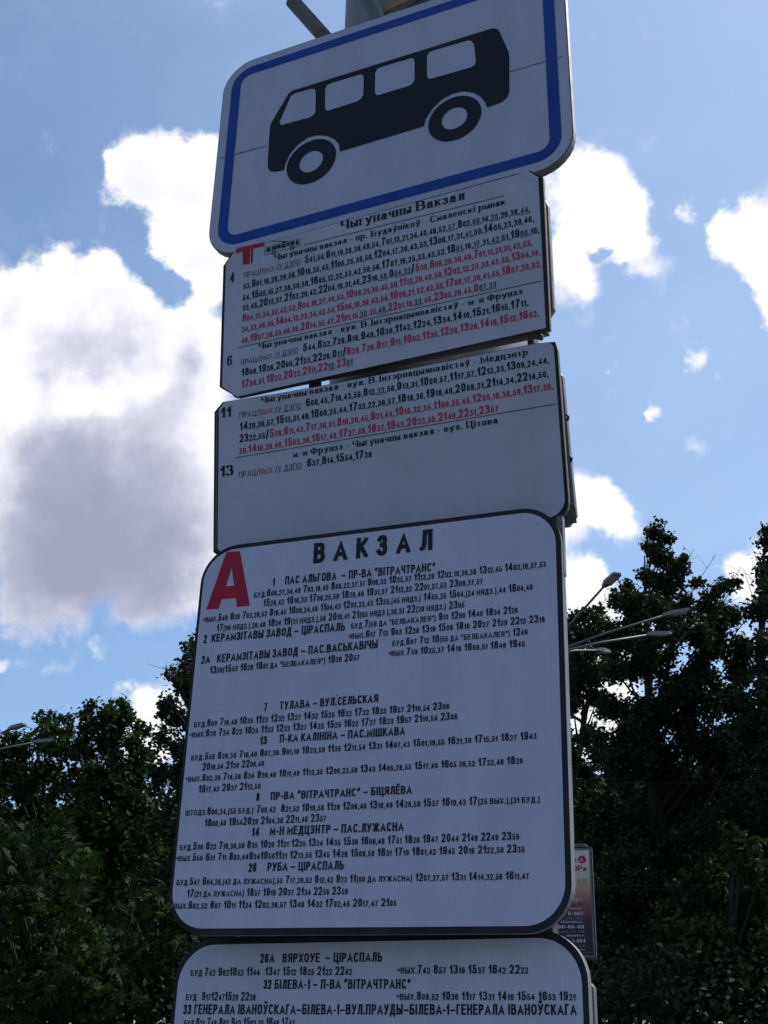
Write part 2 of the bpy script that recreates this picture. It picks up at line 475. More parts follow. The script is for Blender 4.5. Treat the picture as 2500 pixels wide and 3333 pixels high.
RING = E(.5, .5, .5, .5, 0, 360, 16)
SIX = [E(.5, .31, .5, .31, 0, 360, 14), E(.54, .60, .54, .40, 38, 180, 8) + [(0, .31)]]
PBOWL = [[(0, 0), (0, 1), (.45, 1)] + E(.45, .73, .55, .27, 90, -90, 8) + [(0, .46)]]
CEE = E(.52, .5, .52, .5, 48, 312, 14)
GL = {  # width in cap heights, strokes on a unit skeleton
    '0': (.48, [RING]), '1': (.30, [[(1, 0), (1, 1)], [(1, .95), (0, .68)]]),
    '2': (.48, [E(.48, .70, .5, .30, 165, -35, 9) + [(0, 0), (1, 0)]]),
    '3': (.48, [E(.46, .76, .46, .24, 155, -90, 8), E(.46, .265, .54, .265, 90, -155, 9)]),
    '4': (.52, [[(.74, 0), (.74, 1)], [(.74, 1), (0, .27), (1.05, .27)]]),
    '5': (.48, [[(.93, 1), (.2, 1), (.06, .48)] + E(.46, .31, .54, .31, 120, -155, 9)]),
    '6': (.48, SIX), '9': (.48, _flip(SIX)),
    '7': (.48, [[(0, 1), (1, 1), (.5, .45), (.32, 0)]]),
    '8': (.48, [E(.5, .765, .42, .235, 0, 360, 13), E(.5, .265, .5, .265, 0, 360, 14)]),
    'А': (.70, [[(0, 0), (.5, 1), (1, 0)], [(.2, .27), (.8, .27)]]),
    'Б': (.58, [[(.92, 1), (0, 1), (0, 0), (.5, 0)] + E(.5, .29, .5, .29, -90, 90, 8) + [(0, .58)]]),
    'В': (.60, [[(0, 0), (0, 1), (.48, 1)] + E(.48, .77, .42, .23, 90, -90, 7) + [(0, .54)], [(.45, .54), (.5, .54)] + E(.5, .27, .5, .27, 90, -90, 7) + [(0, 0)]]),
    'Г': (.46, [[(0, 0), (0, 1), (1, 1)]]),
    'Д': (.68, [[(0, -.22), (0, 0), (1, 0), (1, -.22)], [(.14, 0), (.3, .55), (.3, 1), (.84, 1), (.84, 0)]]),
    'Е': (.54, [[(1, 1), (0, 1), (0, 0), (1, 0)], [(0, .52), (.9, .52)]]),
    'Ж': (.86, [[(.5, 0), (.5, 1)], [(0, 1), (.36, .52), (0, 0)], [(1, 1), (.64, .52), (1, 0)], [(.36, .52), (.64, .52)]]),
    'З': (.52, [E(.46, .76, .46, .24, 155, -90, 8), E(.46, .265, .54, .265, 90, -155, 9)]),
    'І': (.20, [[(.5, 0), (.5, 1)]]),
    'К': (.60, [[(0, 0), (0, 1)], [(.95, 1), (.12, .45)], [(.3, .58), (1, 0)]]),
    'Л': (.62, [[(1, 0), (1, 1), (.34, 1), (.30, .35), (.18, .04), (0, 0)]]),
    'М': (.74, [[(0, 0), (0, 1), (.5, .12), (1, 1), (1, 0)]]),
    'Н': (.60, [[(0, 0), (0, 1)], [(1, 0), (1, 1)], [(0, .52), (1, .52)]]),
    'О': (.64, [RING]), 'П': (.60, [[(0, 0), (0, 1), (1, 1), (1, 0)]]),
    'Р': (.56, PBOWL), 'С': (.60, [CEE]),
    'Т': (.56, [[(0, 1), (1, 1)], [(.5, 1), (.5, 0)]]),
    'У': (.60, [[(0, 1), (.5, .36)], [(1, 1), (.46, .22), (.3, .0), (.08, 0)]]),
    'Х': (.60, [[(0, 0), (1, 1)], [(0, 1), (1, 0)]]),
    'Ц': (.62, [[(0, 1), (0, 0), (1.12, 0), (1.12, -.22)], [(.92, 0), (.92, 1)]]),
    'Ч': (.56, [[(0, 1), (0, .62), (.08, .48), (.3, .42), (1, .46)], [(1, 0), (1, 1)]]),
    'Ш': (.82, [[(0, 1), (0, 0), (1, 0), (1, 1)], [(.5, 0), (.5, 1)]]),
    'Ы': (.76, [[(0, 1), (0, 0), (.38, 0)] + E(.38, .28, .26, .28, -90, 90, 7) + [(0, .56)], [(1, 0), (1, 1)]]),
    'Ь': (.56, [[(0, 1), (0, 0), (.5, 0)] + E(.5, .28, .5, .28, -90, 90, 7) + [(0, .56)]]),
    'Э': (.58, _mirror([CEE]) + [[(.3, .5), (1, .5)]]),
    'Я': (.60, _mirror(PBOWL) + [[(.6, .46), (0, 0)]]),
    'Ф': (.78, [[(.5, 0), (.5, 1)], E(.5, .53, .5, .33, 0, 360, 14)]),
    'И': (.62, [[(0, 1), (0, 0), (1, 1), (1, 0)]]),
    '.': (.19, [[(.5, 0), (.5, .001)]]), ',': (.19, [[(.5, .0), (.45, -.16)]]),
    '-': (.34, [[(0, .38), (1, .38)]]), '–': (.60, [[(0, .40), (1, .40)]]),
    '(': (.26, [[(1, 1.08), (.35, .8), (.1, .4), (.35, 0), (1, -.25)]]), ')': (.26, [[(0, 1.08), (.65, .8), (.9, .4), (.65, 0), (0, -.25)]]),
    '“': (.40, [[(.05, .82), (.25, 1.05)], [(.75, .82), (.95, 1.05)]]), '”': (.40, [[(.05, .75), (.2, 1.0)], [(.75, .75), (.9, 1.0)]]),
    '«': (.55, [[(.45, .6), (.05, .35), (.45, .08)], [(.95, .6), (.55, .35), (.95, .08)]]), '»': (.55, [[(.05, .6), (.45, .35), (.05, .08)], [(.55, .6), (.95, .35), (.55, .08)]]),
    '/': (.34, [[(0, -.1), (1, 1.08)]]),
}
BREVE = [E(.5, 1.40, .26, .14, 200, 340, 6)]
GL['Ў'] = (.60, GL['У'][1] + BREVE)
GL['Й'] = (.62, GL['И'][1] + BREVE)
GL['Ё'] = (.54, GL['Е'][1] + [[(.2, 1.30), (.2, 1.301)], [(.8, 1.30), (.8, 1.301)]])
LOW = {  # lower case shapes that are not small capitals
    'а': (.60, [[(.86, 0), (.86, .72)] + E(.5, .68, .36, .32, 10, 165, 6), E(.42, .28, .42, .28, 80, 360, 9) + [(.86, .3)]]),
    'у': (.66, [[(0, 1), (.5, .12)], [(1, 1), (.42, -.18), (.2, -.38), (.06, -.34)]]),
    'р': (.68, [[(0, -.5), (0, 1)], E(.5, .5, .5, .5, 150, -150, 12)]),
    'і': (.24, [[(.5, 0), (.5, 1)], [(.5, 1.42), (.5, 1.421)]]),
    'е': (.58, [[(0.05, .55), (1, .55)] + E(.5, .5, .5, .5, 8, 310, 12)]),
    'б': (.62, SIX), 'ф': (.86, [[(.5, -.45), (.5, 1.4)], E(.5, .5, .5, .5, 0, 360, 14)]),
}
LOW['ў'] = (.66, LOW['у'][1] + BREVE)


def stroke(pts, half_v, half_h, cap):
    """thick polyline as quads with mitred joints; half_v / half_h = half width of upright / level strokes"""
    P = [Vector(p) for p in pts]
    closed = (P[0] - P[-1]).length < 1e-4 and len(P) > 3
    if closed:
        P = P[:-1]
    n = len(P)
    dirs = []
    for i in range(n - (0 if closed else 1)):
        d = P[(i + 1) % n] - P[i]
        dirs.append(d.normalized() if d.length > 1e-6 else Vector((0, 1)))
    L, Rr = [], []
    for i in range(n):
        if closed:
            a, b = dirs[i - 1], dirs[i]
        else:
            a, b = dirs[max(i - 1, 0)], dirs[min(i, len(dirs) - 1)]
        p = P[i].copy()
        w = lambda d: half_h + (half_v - half_h) * min(1.0, abs(d.y) * 1.15) ** 1.3
        if not closed and i == 0:
            p -= b * (w(b) if cap else 0)
        if not closed and i == n - 1:
            p += a * (w(a) if cap else 0)
        na, nb = Vector((-a.y, a.x)) * w(a), Vector((-b.y, b.x)) * w(b)
        # intersection of the two offset lines
        cr = a.x * b.y - a.y * b.x
        if abs(cr) < 0.15:
            o1 = (na + nb) / 2
        else:
            q = nb - na
            s = (q.x * b.y - q.y * b.x) / cr
            o1 = na + a * s
            lim = 2.6 * max(w(a), w(b))
            if o1.length > lim:
                o1 = o1.normalized() * lim
        L.append(p + o1)
        Rr.append(p - o1)
    quads = []
    for i in range(n if closed else n - 1):
        j = (i + 1) % n
        quads.append((Rr[i], Rr[j], L[j], L[i]))
    return quads


GCACHE = {}


def glyph(ch, style):
    """list of quad groups and the advance, cap height 1"""
    key = (ch, style)
    if key in GCACHE:
        return GCACHE[key]
    serif = style == 'f'
    sc = 1.0
    sp = None
    src = ch
    if serif and ch in LOW:
        sc, sp = 0.68, LOW[ch]
    elif ch.upper() != ch:
        sc, sp = (0.68 if serif else 0.75), GL[ch.upper()]
    if sp is None:
        if ch == ' ':
            GCACHE[key] = ([], 0.30 if not serif else 0.28)
            return GCACHE[key]
        if ch == '•':
            GCACHE[key] = ([[tuple(Vector((.17 + .17 * math.cos(2 * math.pi * k / 10), .42 + .19 * math.sin(2 * math.pi * k / 10))) for k in range(10))]], .38)
            return GCACHE[key]
        sp = GL[ch]
    W, strokes = sp
    hv, hh = {'s': (.090, .080), 'b': (.104, .086), 'n': (.06, .055), 'f': (.105, .034), 'w': (.11, .10), 't': (.12, .10)}[style]
    side = {'b': .055, 's': .06, 'n': .085, 'f': .055, 'w': .07, 't': .07}[style]
    if serif:
        W = W * 1.18 + 0.06
    if style == 'n':
        W *= 1.12
    W = W * sc
    hv_, hh_ = hv * (0.9 if sc < 1 else 1), hh
    groups = []
    X = lambda x: hv_ + x * (W - 2 * hv_)
    Y = lambda y: hh_ + y * (sc - 2 * hh_)
    lo, hi = 0.0, sc
    for s in strokes:
        q = stroke([(X(x), Y(y)) for x, y in s], hv_, hh_, True)
        ys = [y for x, y in s]
        if min(ys) > -0.01 and max(ys) < 1.02:
            q = [tuple(Vector((v.x, min(max(v.y, lo), hi))) for v in f) for f in q]
        groups.append(q)
        if serif:
            for i in range(len(s) - 1):
                (xa, ya), (xb, yb) = s[i], s[i + 1]
                if abs(xa - xb) < 0.01 and abs(ya - yb) > 0.4:
                    for (x, y) in ((xa, ya), (xb, yb)):
                        if y < 0.01 or abs(y - 1) < 0.01:
                            yy = lo if 0.01 > y > -0.1 else (Y(y) - hh_ if y < 0 else hi - 0.055)
                            w = hv_ + 0.055
                            groups.append([(Vector((X(x) - w, yy)), Vector((X(x) + w, yy)), Vector((X(x) + w, yy + .055)), Vector((X(x) - w, yy + .055)))])
    GCACHE[key] = (groups, W + 2 * side, side)
    return GCACHE[key]


def text_mesh(name, spec, z, parent, colors, small=0.72):
    s, style, x0, y0, x1, y1, h = spec
    red = under = tiny = False
    run = []
    for ch in s:
        if ch == '<': tiny = True
        elif ch == '>': tiny = False
        elif ch == '{': red = True
        elif ch == '}': red = False
        elif ch == '_': under = not under
        else:
            col = colors.get(style, 0)
            if red: col = 1
            if under and ch != ',': col = 2
            run.append((ch, small if tiny else 1.0, col, under))
    if style in 'krgy':                      # advert colours, plain weight
        gs = 's'
        base = {'k': 0, 'r': 1, 'g': 2, 'y': 3}[style]
        run = [(a, b, base, d) for a, b, c, d in run]
    else:
        gs = style
    if gs == 'w' and 'wcol' in colors:
        gs = 's'
        run = [(a, b, colors['wcol'], d) for a, b, c, d in run]
    if gs == 's' and style == 's' and '<' not in s:
        gs = 'b'
    nat = sum(glyph(c, gs)[1] * k for c, k, _, _ in run)
    kx = (x1 - x0) / (nat * h) if len(run) > 2 else min(1.2, max(0.8, (x1 - x0) / (nat * h)))
    verts, faces, mi = [], [], []
    cur = 0.0
    slope = (y1 - y0) / (x1 - x0)
    ulines = []
    for ch, k, col, und in run:
        g = glyph(ch, gs)
        side = g[2] if len(g) > 2 else 0.04
        for gi, grp in enumerate(g[0]):
            zz = z + gi * 0.00002
            for f in grp:
                b = len(verts)
                for p in f:
                    xx = x0 + (cur + (side + p[0]) * k) * kx * h
                    verts.append((xx, y0 + p[1] * k * h + slope * (xx - x0), zz))
                faces.append(tuple(range(b, b + len(f))))
                mi.append(col)
        if und:
            ulines.append((cur, cur + g[1] * k))
        cur += g[1] * k
    for a, b_ in ulines:
        xa, xb = x0 + a * kx * h, x0 + b_ * kx * h
        b = len(verts)
        for (xx, dy) in ((xa, -.14), (xb, -.14), (xb, -.08), (xa, -.08)):
            verts.append((xx, y0 + dy * h + slope * (xx - x0), z))
        faces.append((b, b + 1, b + 2, b + 3))
        mi.append(2)
    return mesh_obj(name, verts, faces, colors['mats'], parent, mi)

BOARDS = {
  'bus': {'R': [(0.913256, 0.000746, -0.407386), (-0.406949, 0.048017, -0.912188), (0.018881, 0.998846, 0.044156)], 'o': (-0.0208, 1.9877, 3.3245), 'W': 0.6894, 'H': 0.4397},
  'T': {'R': [(0.902085, -0.028857, -0.430592), (-0.431375, -0.089296, -0.897742), (-0.012544, 0.995587, -0.093001)], 'o': (-0.0277, 1.9503, 2.8764), 'W': 0.6514, 'H': 0.314},
  'E': {'R': [(0.924723, -0.049679, -0.377386), (-0.380596, -0.10533, -0.918723), (0.005891, 0.993196, -0.116309)], 'o': (-0.0143, 1.964, 2.6392), 'W': 0.6526, 'H': 0.1184},
  'A': {'R': [(0.930263, 0.01238, -0.366684), (-0.366892, 0.028568, -0.929825), (-0.001036, 0.999515, 0.031118)], 'o': (-0.0245, 1.925, 2.0578), 'W': 0.6341, 'H': 0.6389},
  'B': {'R': [(0.921352, 0.006626, -0.388673), (-0.388537, 0.0471, -0.920228), (0.012209, 0.998868, 0.04597)], 'o': (-0.0104, 1.9605, 1.6709), 'W': 0.6521, 'H': 0.1022},
  'ad': {'R': [(0.978148, 0.0, -0.207912), (-0.207912, 0.0, -0.978148), (0.0, 1.0, 0.0)], 'o': (1.2798, 7.897, 2.3396), 'W': 0, 'H': 0},
}
SHAPES = {
  'bus_body': [(-0.2599, -0.0604), (-0.261, -0.0276), (-0.2619, 0.0454), (-0.2593, 0.0579), (-0.2218, 0.1269), (-0.2134, 0.1313), (0.2382, 0.1285), (0.2483, 0.123), (0.2532, 0.1145), (0.2708, 0.0522), (0.2723, 0.0356), (0.27, -0.0545), (0.2654, -0.0651), (0.254, -0.0732), (0.2244, -0.0759), (0.2198, -0.0606), (0.2101, -0.0416), (0.1953, -0.0267), (0.1753, -0.016), (0.1524, -0.0138), (0.1294, -0.0211), (0.1089, -0.0388), (0.0961, -0.0593), (0.0921, -0.0766), (-0.092, -0.0786), (-0.0955, -0.0583), (-0.1061, -0.0406), (-0.1232, -0.0263), (-0.1458, -0.0165), (-0.1682, -0.0152), (-0.1901, -0.0258), (-0.2087, -0.0453), (-0.2174, -0.0681), (-0.2204, -0.0844), (-0.2403, -0.0823), (-0.2519, -0.0772), (-0.2582, -0.0687)],
  'bus_windows': [[(-0.2386, 0.0519), (-0.234, 0.0422), (-0.2282, 0.0415), (-0.1654, 0.0389), (-0.1555, 0.044), (-0.1542, 0.0521), (-0.1556, 0.1043), (-0.1589, 0.1143), (-0.1665, 0.1185), (-0.204, 0.1203), (-0.2154, 0.1163)], [(-0.133, 0.1059), (-0.1294, 0.1147), (-0.121, 0.1163), (-0.0511, 0.1153), (-0.0454, 0.1098), (-0.044, 0.0992), (-0.0438, 0.056), (-0.0479, 0.0476), (-0.0571, 0.0431), (-0.1234, 0.0423), (-0.1291, 0.0457), (-0.1312, 0.0551)], [(-0.0178, 0.1059), (-0.0137, 0.1157), (-0.0044, 0.1175), (0.0632, 0.1158), (0.0686, 0.1124), (0.0703, 0.1018), (0.0707, 0.0555), (0.0666, 0.0453), (0.0576, 0.0422), (-0.0081, 0.042), (-0.0152, 0.046), (-0.0171, 0.0559)], [(0.0979, 0.1075), (0.1031, 0.1167), (0.111, 0.1176), (0.1867, 0.1151), (0.1944, 0.1107), (0.1994, 0.1001), (0.2024, 0.0566), (0.2013, 0.0454), (0.1936, 0.0407), (0.1086, 0.043), (0.1008, 0.0454), (0.0986, 0.0566)]],
  'bus_wheels': [(0.1569, -0.0796, 0.0555), (-0.1572, -0.0828, 0.0567)],
  'bus_hubs': [(0.1564, -0.0791, 0.0268), (-0.1572, -0.0828, 0.0271)],
  'seam': [(-0.3803, 0.0009), (-0.2609, -0.0033), (0.2729, -0.0014), (0.3818, -0.0025)],
  't_emblem': [(-0.3063, 0.1546), (-0.3003, 0.1573), (-0.2386, 0.155), (-0.2392, 0.146), (-0.2648, 0.1467), (-0.2656, 0.1146), (-0.2878, 0.116), (-0.2896, 0.1454), (-0.3051, 0.146)],
  't_emblem_line': [(-0.2709, 0.1527), (-0.2697, 0.1527), (-0.2702, 0.1149), (-0.2716, 0.1149)],
  't_icon': [(-0.2391, 0.1427), (-0.159, 0.1421), (-0.1579, 0.1255), (-0.2387, 0.1261)],
  't_rules': [[(-0.1497, 0.1258), (0.2622, 0.1219)], [(-0.2925, -0.0634), (0.3231, -0.0646)]],
  'e_rules': [[(-0.289, -0.0586), (0.3237, -0.0588)]],
  't_face': [(-0.3262, 0.1262), (-0.3222, 0.1376), (-0.3068, 0.1511), (0.3082, 0.1566), (0.3262, 0.1386), (0.3252, -0.1546), (-0.2917, -0.1661), (-0.3252, -0.1379)],
  't_corners': [(-0.3326, 0.1243), (-0.3304, -0.1369), (0.3329, 0.1335), (0.3306, -0.1593), (0.3441, 0.1121), (0.3426, -0.1315), (0.3291, -0.1461)],
  'e_corners': [(-0.3368, 0.0417), (-0.3185, 0.0583), (-0.3264, 0.0477), (0.2917, 0.0589), (0.3269, 0.0554), (0.3301, 0.0548), (0.3249, -0.2578), (0.3048, -0.2551), (-0.3368, -0.0876), (0.3331, -0.2378), (-0.3258, -0.2334)],
  'a_letter': [[(-0.3055, 0.2102), (-0.2763, 0.3152), (-0.249, 0.314), (-0.2206, 0.2088), (-0.2454, 0.209), (-0.2493, 0.226), (-0.2766, 0.2268), (-0.281, 0.2095)], [(-0.2708, 0.2496), (-0.2629, 0.285), (-0.2545, 0.2497)]],
  'a_spots': [(0.309, 0.2922), (0.2895, 0.2974), (-0.0485, 0.0378)],
  'b_corner': [(0.0044, -0.0641), (-0.3465, -0.0192)],
  'ad_corners': [(-0.0501, 0.3213), (0.0597, 0.3138), (0.0494, -0.301), (-0.0371, -0.3017), (0.0395, 0.3229), (0.0355, 0.3365), (0.0434, 0.3071), (0.0434, -0.2883)],
  'ad_grad': [(-0.0067, 0.3142), (-0.0144, 0.1312), (-0.0207, -0.0181), (-0.0229, -0.0703), (-0.032, -0.2847)],
  'ad_circle': [(0.0011, 0.2611), (0.0253, 0.261)],
}
TEXTS = {
  'T': [
    ('Чыгуначны Вакзал', 'f', -0.0711, 0.1377, 0.1871, 0.1355, 0.0199),
    ('Чыгуначны вакзал - пр. Будаўнікоў - Смаленскі рынак', 'f', -0.2165, 0.1082, 0.2648, 0.1037, 0.0128),
    ('ПРАЦ/{ВЫХ.}/_У ДЭПО_', 'n', -0.2859, 0.0858, -0.1565, 0.0853, 0.0118),
    ('5<41,54,>6<11,19,28,38,48,54,>7<01,13,21,34,40,46,52,_57_,>8<02,_08_,14,_20_,26,36,_44_,>', 's', -0.1482, 0.0847, 0.3107, 0.0764, 0.0167),
    ('<53,>9<01,16,26,39,56,>10<18,35,45,>11<05,25,39,50,>12<04,17,30,43,53,>13<06,17,31,_41_,50,>14<05,23,39,46,>', 's', -0.2862, 0.0613, 0.3167, 0.055, 0.0168),
    ('<54,>15<05,15,27,38,50,58,>16<05,12,22,33,42,50,58,>17<07,16,25,33,45,52,>18<_01_,10,_17_,31,_42_,51,>19<_00_,10,>', 's', -0.2864, 0.0361, 0.325, 0.0305, 0.0167),
    ('<33,45,>20<13,37,>21<03,26,42,>22<04,19,31,46,>23<16,_48_,>0<_04,33_>/{5<36,>6<06,20,36,48,>7<01,11,21,31,42,53,>}', 's', -0.2863, 0.0142, 0.3115, 0.0083, 0.0166),
    ('{8<04,13,24,32,42,53,>9<04,16,27,40,53,>10<09,21,36,45,59,>11<13,29,40,50,>12<02,12,23,33,45,55,>13<04,14,>}', 's', -0.2865, -0.0098, 0.3248, -0.0136, 0.0165),
    ('{<24,33,46,55,>14<04,13,23,34,42,54,>15<06,18,30,43,54,>16<09,21,32,42,55,>17<06,17,30,41,55,>18<07,20,33,>}', 's', -0.2869, -0.0327, 0.3257, -0.037, 0.0164),
    ('{<46,>19<07,26,33,46,56,>20<14,35,47,>21<01,15,_25_,35,_48_,>22<01,18,_33_,46,>23<05,26,45,>0<_07,33_>}', 's', -0.2866, -0.0566, 0.2411, -0.0575, 0.0164),
    ('Чыгуначны вакзал - вул. В.Інтэрнацыяналістаў - м-н Фрунзэ', 'f', -0.2471, -0.0767, 0.2889, -0.0817, 0.0121),
    ('ПРАЦ/{ВЫХ.}/_У ДЭПО_', 'n', -0.2862, -0.1024, -0.1588, -0.1015, 0.0112),
    ('5<44,>6<32,>7<29,>8<19,>9<49,>10<39,>11<42,>12<24,>13<34,>14<10,>15<21,>16<15,>17<11,>', 's', -0.1502, -0.1015, 0.2988, -0.1064, 0.016),
    ('18<08,>19<36,>20<00,>21<23,>22<26,>0<_11_>/{6<28,>7<26,>8<17,>9<11,>10<02,>11<35,>12<28,>13<26,>14<16,>15<12,>16<02,>}', 's', -0.2845, -0.1262, 0.317, -0.131, 0.016),
    ('{17<00,51,>19<22,>20<22,>21<11,>22<_12_,>23<_01_>}', 's', -0.2837, -0.1509, -0.0438, -0.1495, 0.0165),
    ('4', 'f', -0.3189, 0.0832, -0.3053, 0.0827, 0.0214),
    ('6', 'f', -0.3183, -0.0971, -0.305, -0.0971, 0.0204),
  ],
  'E': [
    ('Чыгуначны вакзал - вул. В.Інтэрнацыяналістаў - Медцэнтр', 'f', -0.2366, 0.0413, 0.2819, 0.0402, 0.0121),
    ('11', 'f', -0.3238, 0.027, -0.2905, 0.0259, 0.0198),
    ('13', 'f', -0.3241, -0.0912, -0.2888, -0.0919, 0.0206),
    ('ПРАЦ/{ВЫХ.}/_У ДЭПО_', 'n', -0.2831, 0.019, -0.1528, 0.0164, 0.0116),
    ('ПРАЦ/{ВЫХ.}/_У ДЭПО_', 'n', -0.2835, -0.0991, -0.1532, -0.1001, 0.0112),
    ('6<08,45,>7<18,43,59,>8<12,_33_,56,>9<13,31,>10<09,57,>11<17,57,>12<12,33,>13<09,24,44,>', 's', -0.1447, 0.0182, 0.3178, 0.0175, 0.0159),
    ('14<20,36,57,>15<13,31,48,>16<09,25,44,>17<03,22,39,57,>18<18,36,>19<18,49,>20<08,31,>21<14,34,>22<14,50,>', 's', -0.282, -0.0058, 0.3153, -0.0072, 0.016),
    ('23<22,55>/{5<38,>6<11,43,>7<17,36,51,>8<10,28,45,>9<21,44,>10<15,32,55,>11<09,25,45,>12<05,19,38,59,>13<17,36,>}', 's', -0.2828, -0.0297, 0.3217, -0.031, 0.0158),
    ('{<50,>14<10,28,46,>15<03,38,>16<17,48,>17<27,58,>18<37,>19<43,>20<33,58,>21<40,>22<51,>23<57>}', 's', -0.2827, -0.0527, 0.223, -0.0548, 0.0159),
    ('м-н Фрунзэ - Чыгуначны вакзал - вул. Цітова', 'f', -0.1717, -0.0771, 0.2206, -0.0757, 0.0122),
    ('6<37,>8<14,>15<54,>17<38>', 's', -0.1438, -0.0993, -0.015, -0.1005, 0.0158),
  ],
  'A': [
    ('В А К З А Л', 'w', -0.1082, 0.2733, 0.1125, 0.273, 0.038),
    ('1', 's', -0.1805, 0.2399, -0.1748, 0.2401, 0.0149),
    ('ПАС АЛЬГОВА  – ПР-ВА “ВІТРАЧТРАНС”', 's', -0.157, 0.2407, 0.1163, 0.2351, 0.015),
    ('<БУД.>6<09,27,34,49> 7<03,18,45> 8<08,22,37,51> 9<06,32> 10<35,57> 11<13,29> 12<02,19,36,56> 13<12,45> 14<02,19,37,53>', 's', -0.2146, 0.2225, 0.3011, 0.2207, 0.0135),
    ('15<26,42> 16<16,33> 17<06,25,59> 18<20,49> 19<31,57> 21<13,32> 22<01,27,53> 23<09,37,57>', 's', -0.1956, 0.2046, 0.1971, 0.203, 0.0135),
    ('{•}<ВЫХ.>5<49> 6<39> 7<03,28,53> 8<18,45> 10<08,24,48> 11<04,43> 12<03,23,43> 13<25,(45 НЯДЗ.)> 14<05,25> 15<04,(24 НЯДЗ.),44> 16<04,46>', 's', -0.3108, 0.1866, 0.2788, 0.1844, 0.0134),
    ('17<(06 НЯДЗ.),26,46> 18<24> 19<(31 НЯДЗ.),56> 20<16,41> 21<(05 НЯДЗ ),30,51> 22<(28 НЯДЗ.)> 23<05>', 's', -0.2819, 0.1676, 0.1665, 0.1662, 0.0134),
    ('2  КЕРАМЗІТАВЫ ЗАВОД – ЦІРАСПАЛЬ', 's', -0.3055, 0.1489, -0.0395, 0.1469, 0.0148),
    ('<БУД.>7<(59 ДА “БЕЛБАКАЛЕЯ”)> 9<13> 12<00> 14<40> 18<34> 21<28>', 's', -0.0301, 0.1488, 0.254, 0.1485, 0.0129),
    ('{•}<ВЫХ.>6<17> 7<13> 9<03> 12<28> 13<19> 15<08> 18<10> 20<27> 21<29> 22<13> 23<18>', 's', -0.0342, 0.1313, 0.2971, 0.1292, 0.0128),
    ('2А   КЕРАМЗІТАВЫ ЗАВОД – ПАС.ВАСЬКАВІЧЫ', 's', -0.306, 0.1115, 0.0195, 0.1116, 0.0145),
    ('<БУД.>6<07> 7<12> 10<(55 ДА “БЕЛБАКАЛЕЯ”)> 12<49>', 's', 0.0437, 0.1125, 0.2693, 0.1112, 0.0126),
    ('13<58(>15<53> 16<28> 18<01 ДА “БЕЛБАКАЛЕЯ”)> 19<38> 20<57>', 's', -0.2872, 0.0929, -0.0118, 0.0933, 0.0132),
    ('{•}<ВЫХ.>7<59> 10<25,37> 14<18> 16<09,51> 18<48> 19<45>', 's', 0.0371, 0.0957, 0.2646, 0.0922, 0.0125),
    ('7', 's', -0.1793, 0.02, -0.1726, 0.0203, 0.014),
    ('ТУЛАВА – ВУЛ.СЕЛЬСКАЯ', 's', -0.151, 0.0207, 0.0237, 0.021, 0.0138),
    ('<БУД.>6<00> 7<10,49> 10<35> 11<23> 12<32> 13<27> 14<32> 15<25> 16<32> 17<32> 18<33> 19<57> 21<10,54> 23<06>', 's', -0.3081, 0.0012, 0.1425, 0.0016, 0.0125),
    ('{•}<ВЫХ.>6<20> 7<24> 8<22> 10<25> 11<23> 12<22> 13<27> 14<25> 15<25> 16<22> 17<27> 18<23> 19<57> 21<10,54> 23<06>', 's', -0.3149, -0.0159, 0.1556, -0.0156, 0.0124),
    ('13', 's', -0.1819, -0.0353, -0.1682, -0.0353, 0.0137),
    ('П-КА КАЛІНІНА – ПАС.МІШКАВА', 's', -0.1469, -0.0343, 0.0706, -0.0345, 0.0134),
    ('<БУД.>5<58> 6<29,50> 7<10,40> 8<07,30> 9<01,19> 10<23,59> 11<35> 12<11,54> 13<31> 14<07,43> 15<01,19,55> 16<21,39> 17<15,51> 18<27> 19<43>', 's', -0.3071, -0.0549, 0.2803, -0.0536, 0.0121),
    ('20<18,54> 21<30> 22<06,48>', 's', -0.2846, -0.0724, -0.1708, -0.0708, 0.0125),
    ('{•}<ВЫХ.>6<02,39> 7<14,58> 8<34> 9<28,46> 10<11,48> 11<13,35> 12<00,23,50> 13<43> 14<05,28,55> 15<17,40> 16<05 36,52> 17<22,48> 18<29>', 's', -0.314, -0.0899, 0.2586, -0.0893, 0.0119),
    ('19<17,43> 20<37> 21<12,50>', 's', -0.2876, -0.1087, -0.174, -0.1072, 0.0123),
    ('8', 's', -0.1814, -0.1262, -0.1745, -0.1261, 0.0132),
    ('ПР-ВА “ВІТРАЧТРАНС” – БІЦЯЛЁВА', 's', -0.1562, -0.1261, 0.0842, -0.1262, 0.0128),
    ('<ШТОДЗ.>6<00,34,(55 БУД.)> 7<08,42>  8<21,52> 10<19,58> 11<28> 12<06,40> 13<16,48> 14<28,58> 15<37> 16<10,43> 17<(25 ВЫХ.),(31 БУД.)>', 's', -0.3081, -0.1447, 0.2833, -0.1476, 0.0123),
    ('18<00,40> 19<54>20<29> 21<04,36> 22<11,46> 23<57>', 's', -0.2706, -0.1636, -0.0564, -0.1628, 0.0126),
    ('14', 's', -0.1844, -0.1818, -0.1703, -0.1815, 0.0137),
    ('М-Н МЕДЦЭНТР – ПАС.ЛУЖАСНА', 's', -0.1533, -0.1809, 0.0724, -0.1816, 0.0134),
    ('<БУД.>5<36> 6<22> 7<18,30,50> 8<35> 10<20> 11<21> 12<25> 13<34> 14<35> 15<38> 16<09,46> 17<51> 18<20> 19<47> 20<44> 21<49> 22<49> 23<59>', 's', -0.3122, -0.1997, 0.2513, -0.2001, 0.0121),
    ('{•}<ВЫХ.>5<50> 6<31> 7<11> 8<03,44>9<24>10<50>11<31> 12<13,55> 13<45> 14<26> 15<08,50> 16<31> 17<19> 18<01,42> 19<45> 20<16> 21<22,50> 23<35>', 's', -0.3178, -0.2168, 0.2594, -0.2184, 0.012),
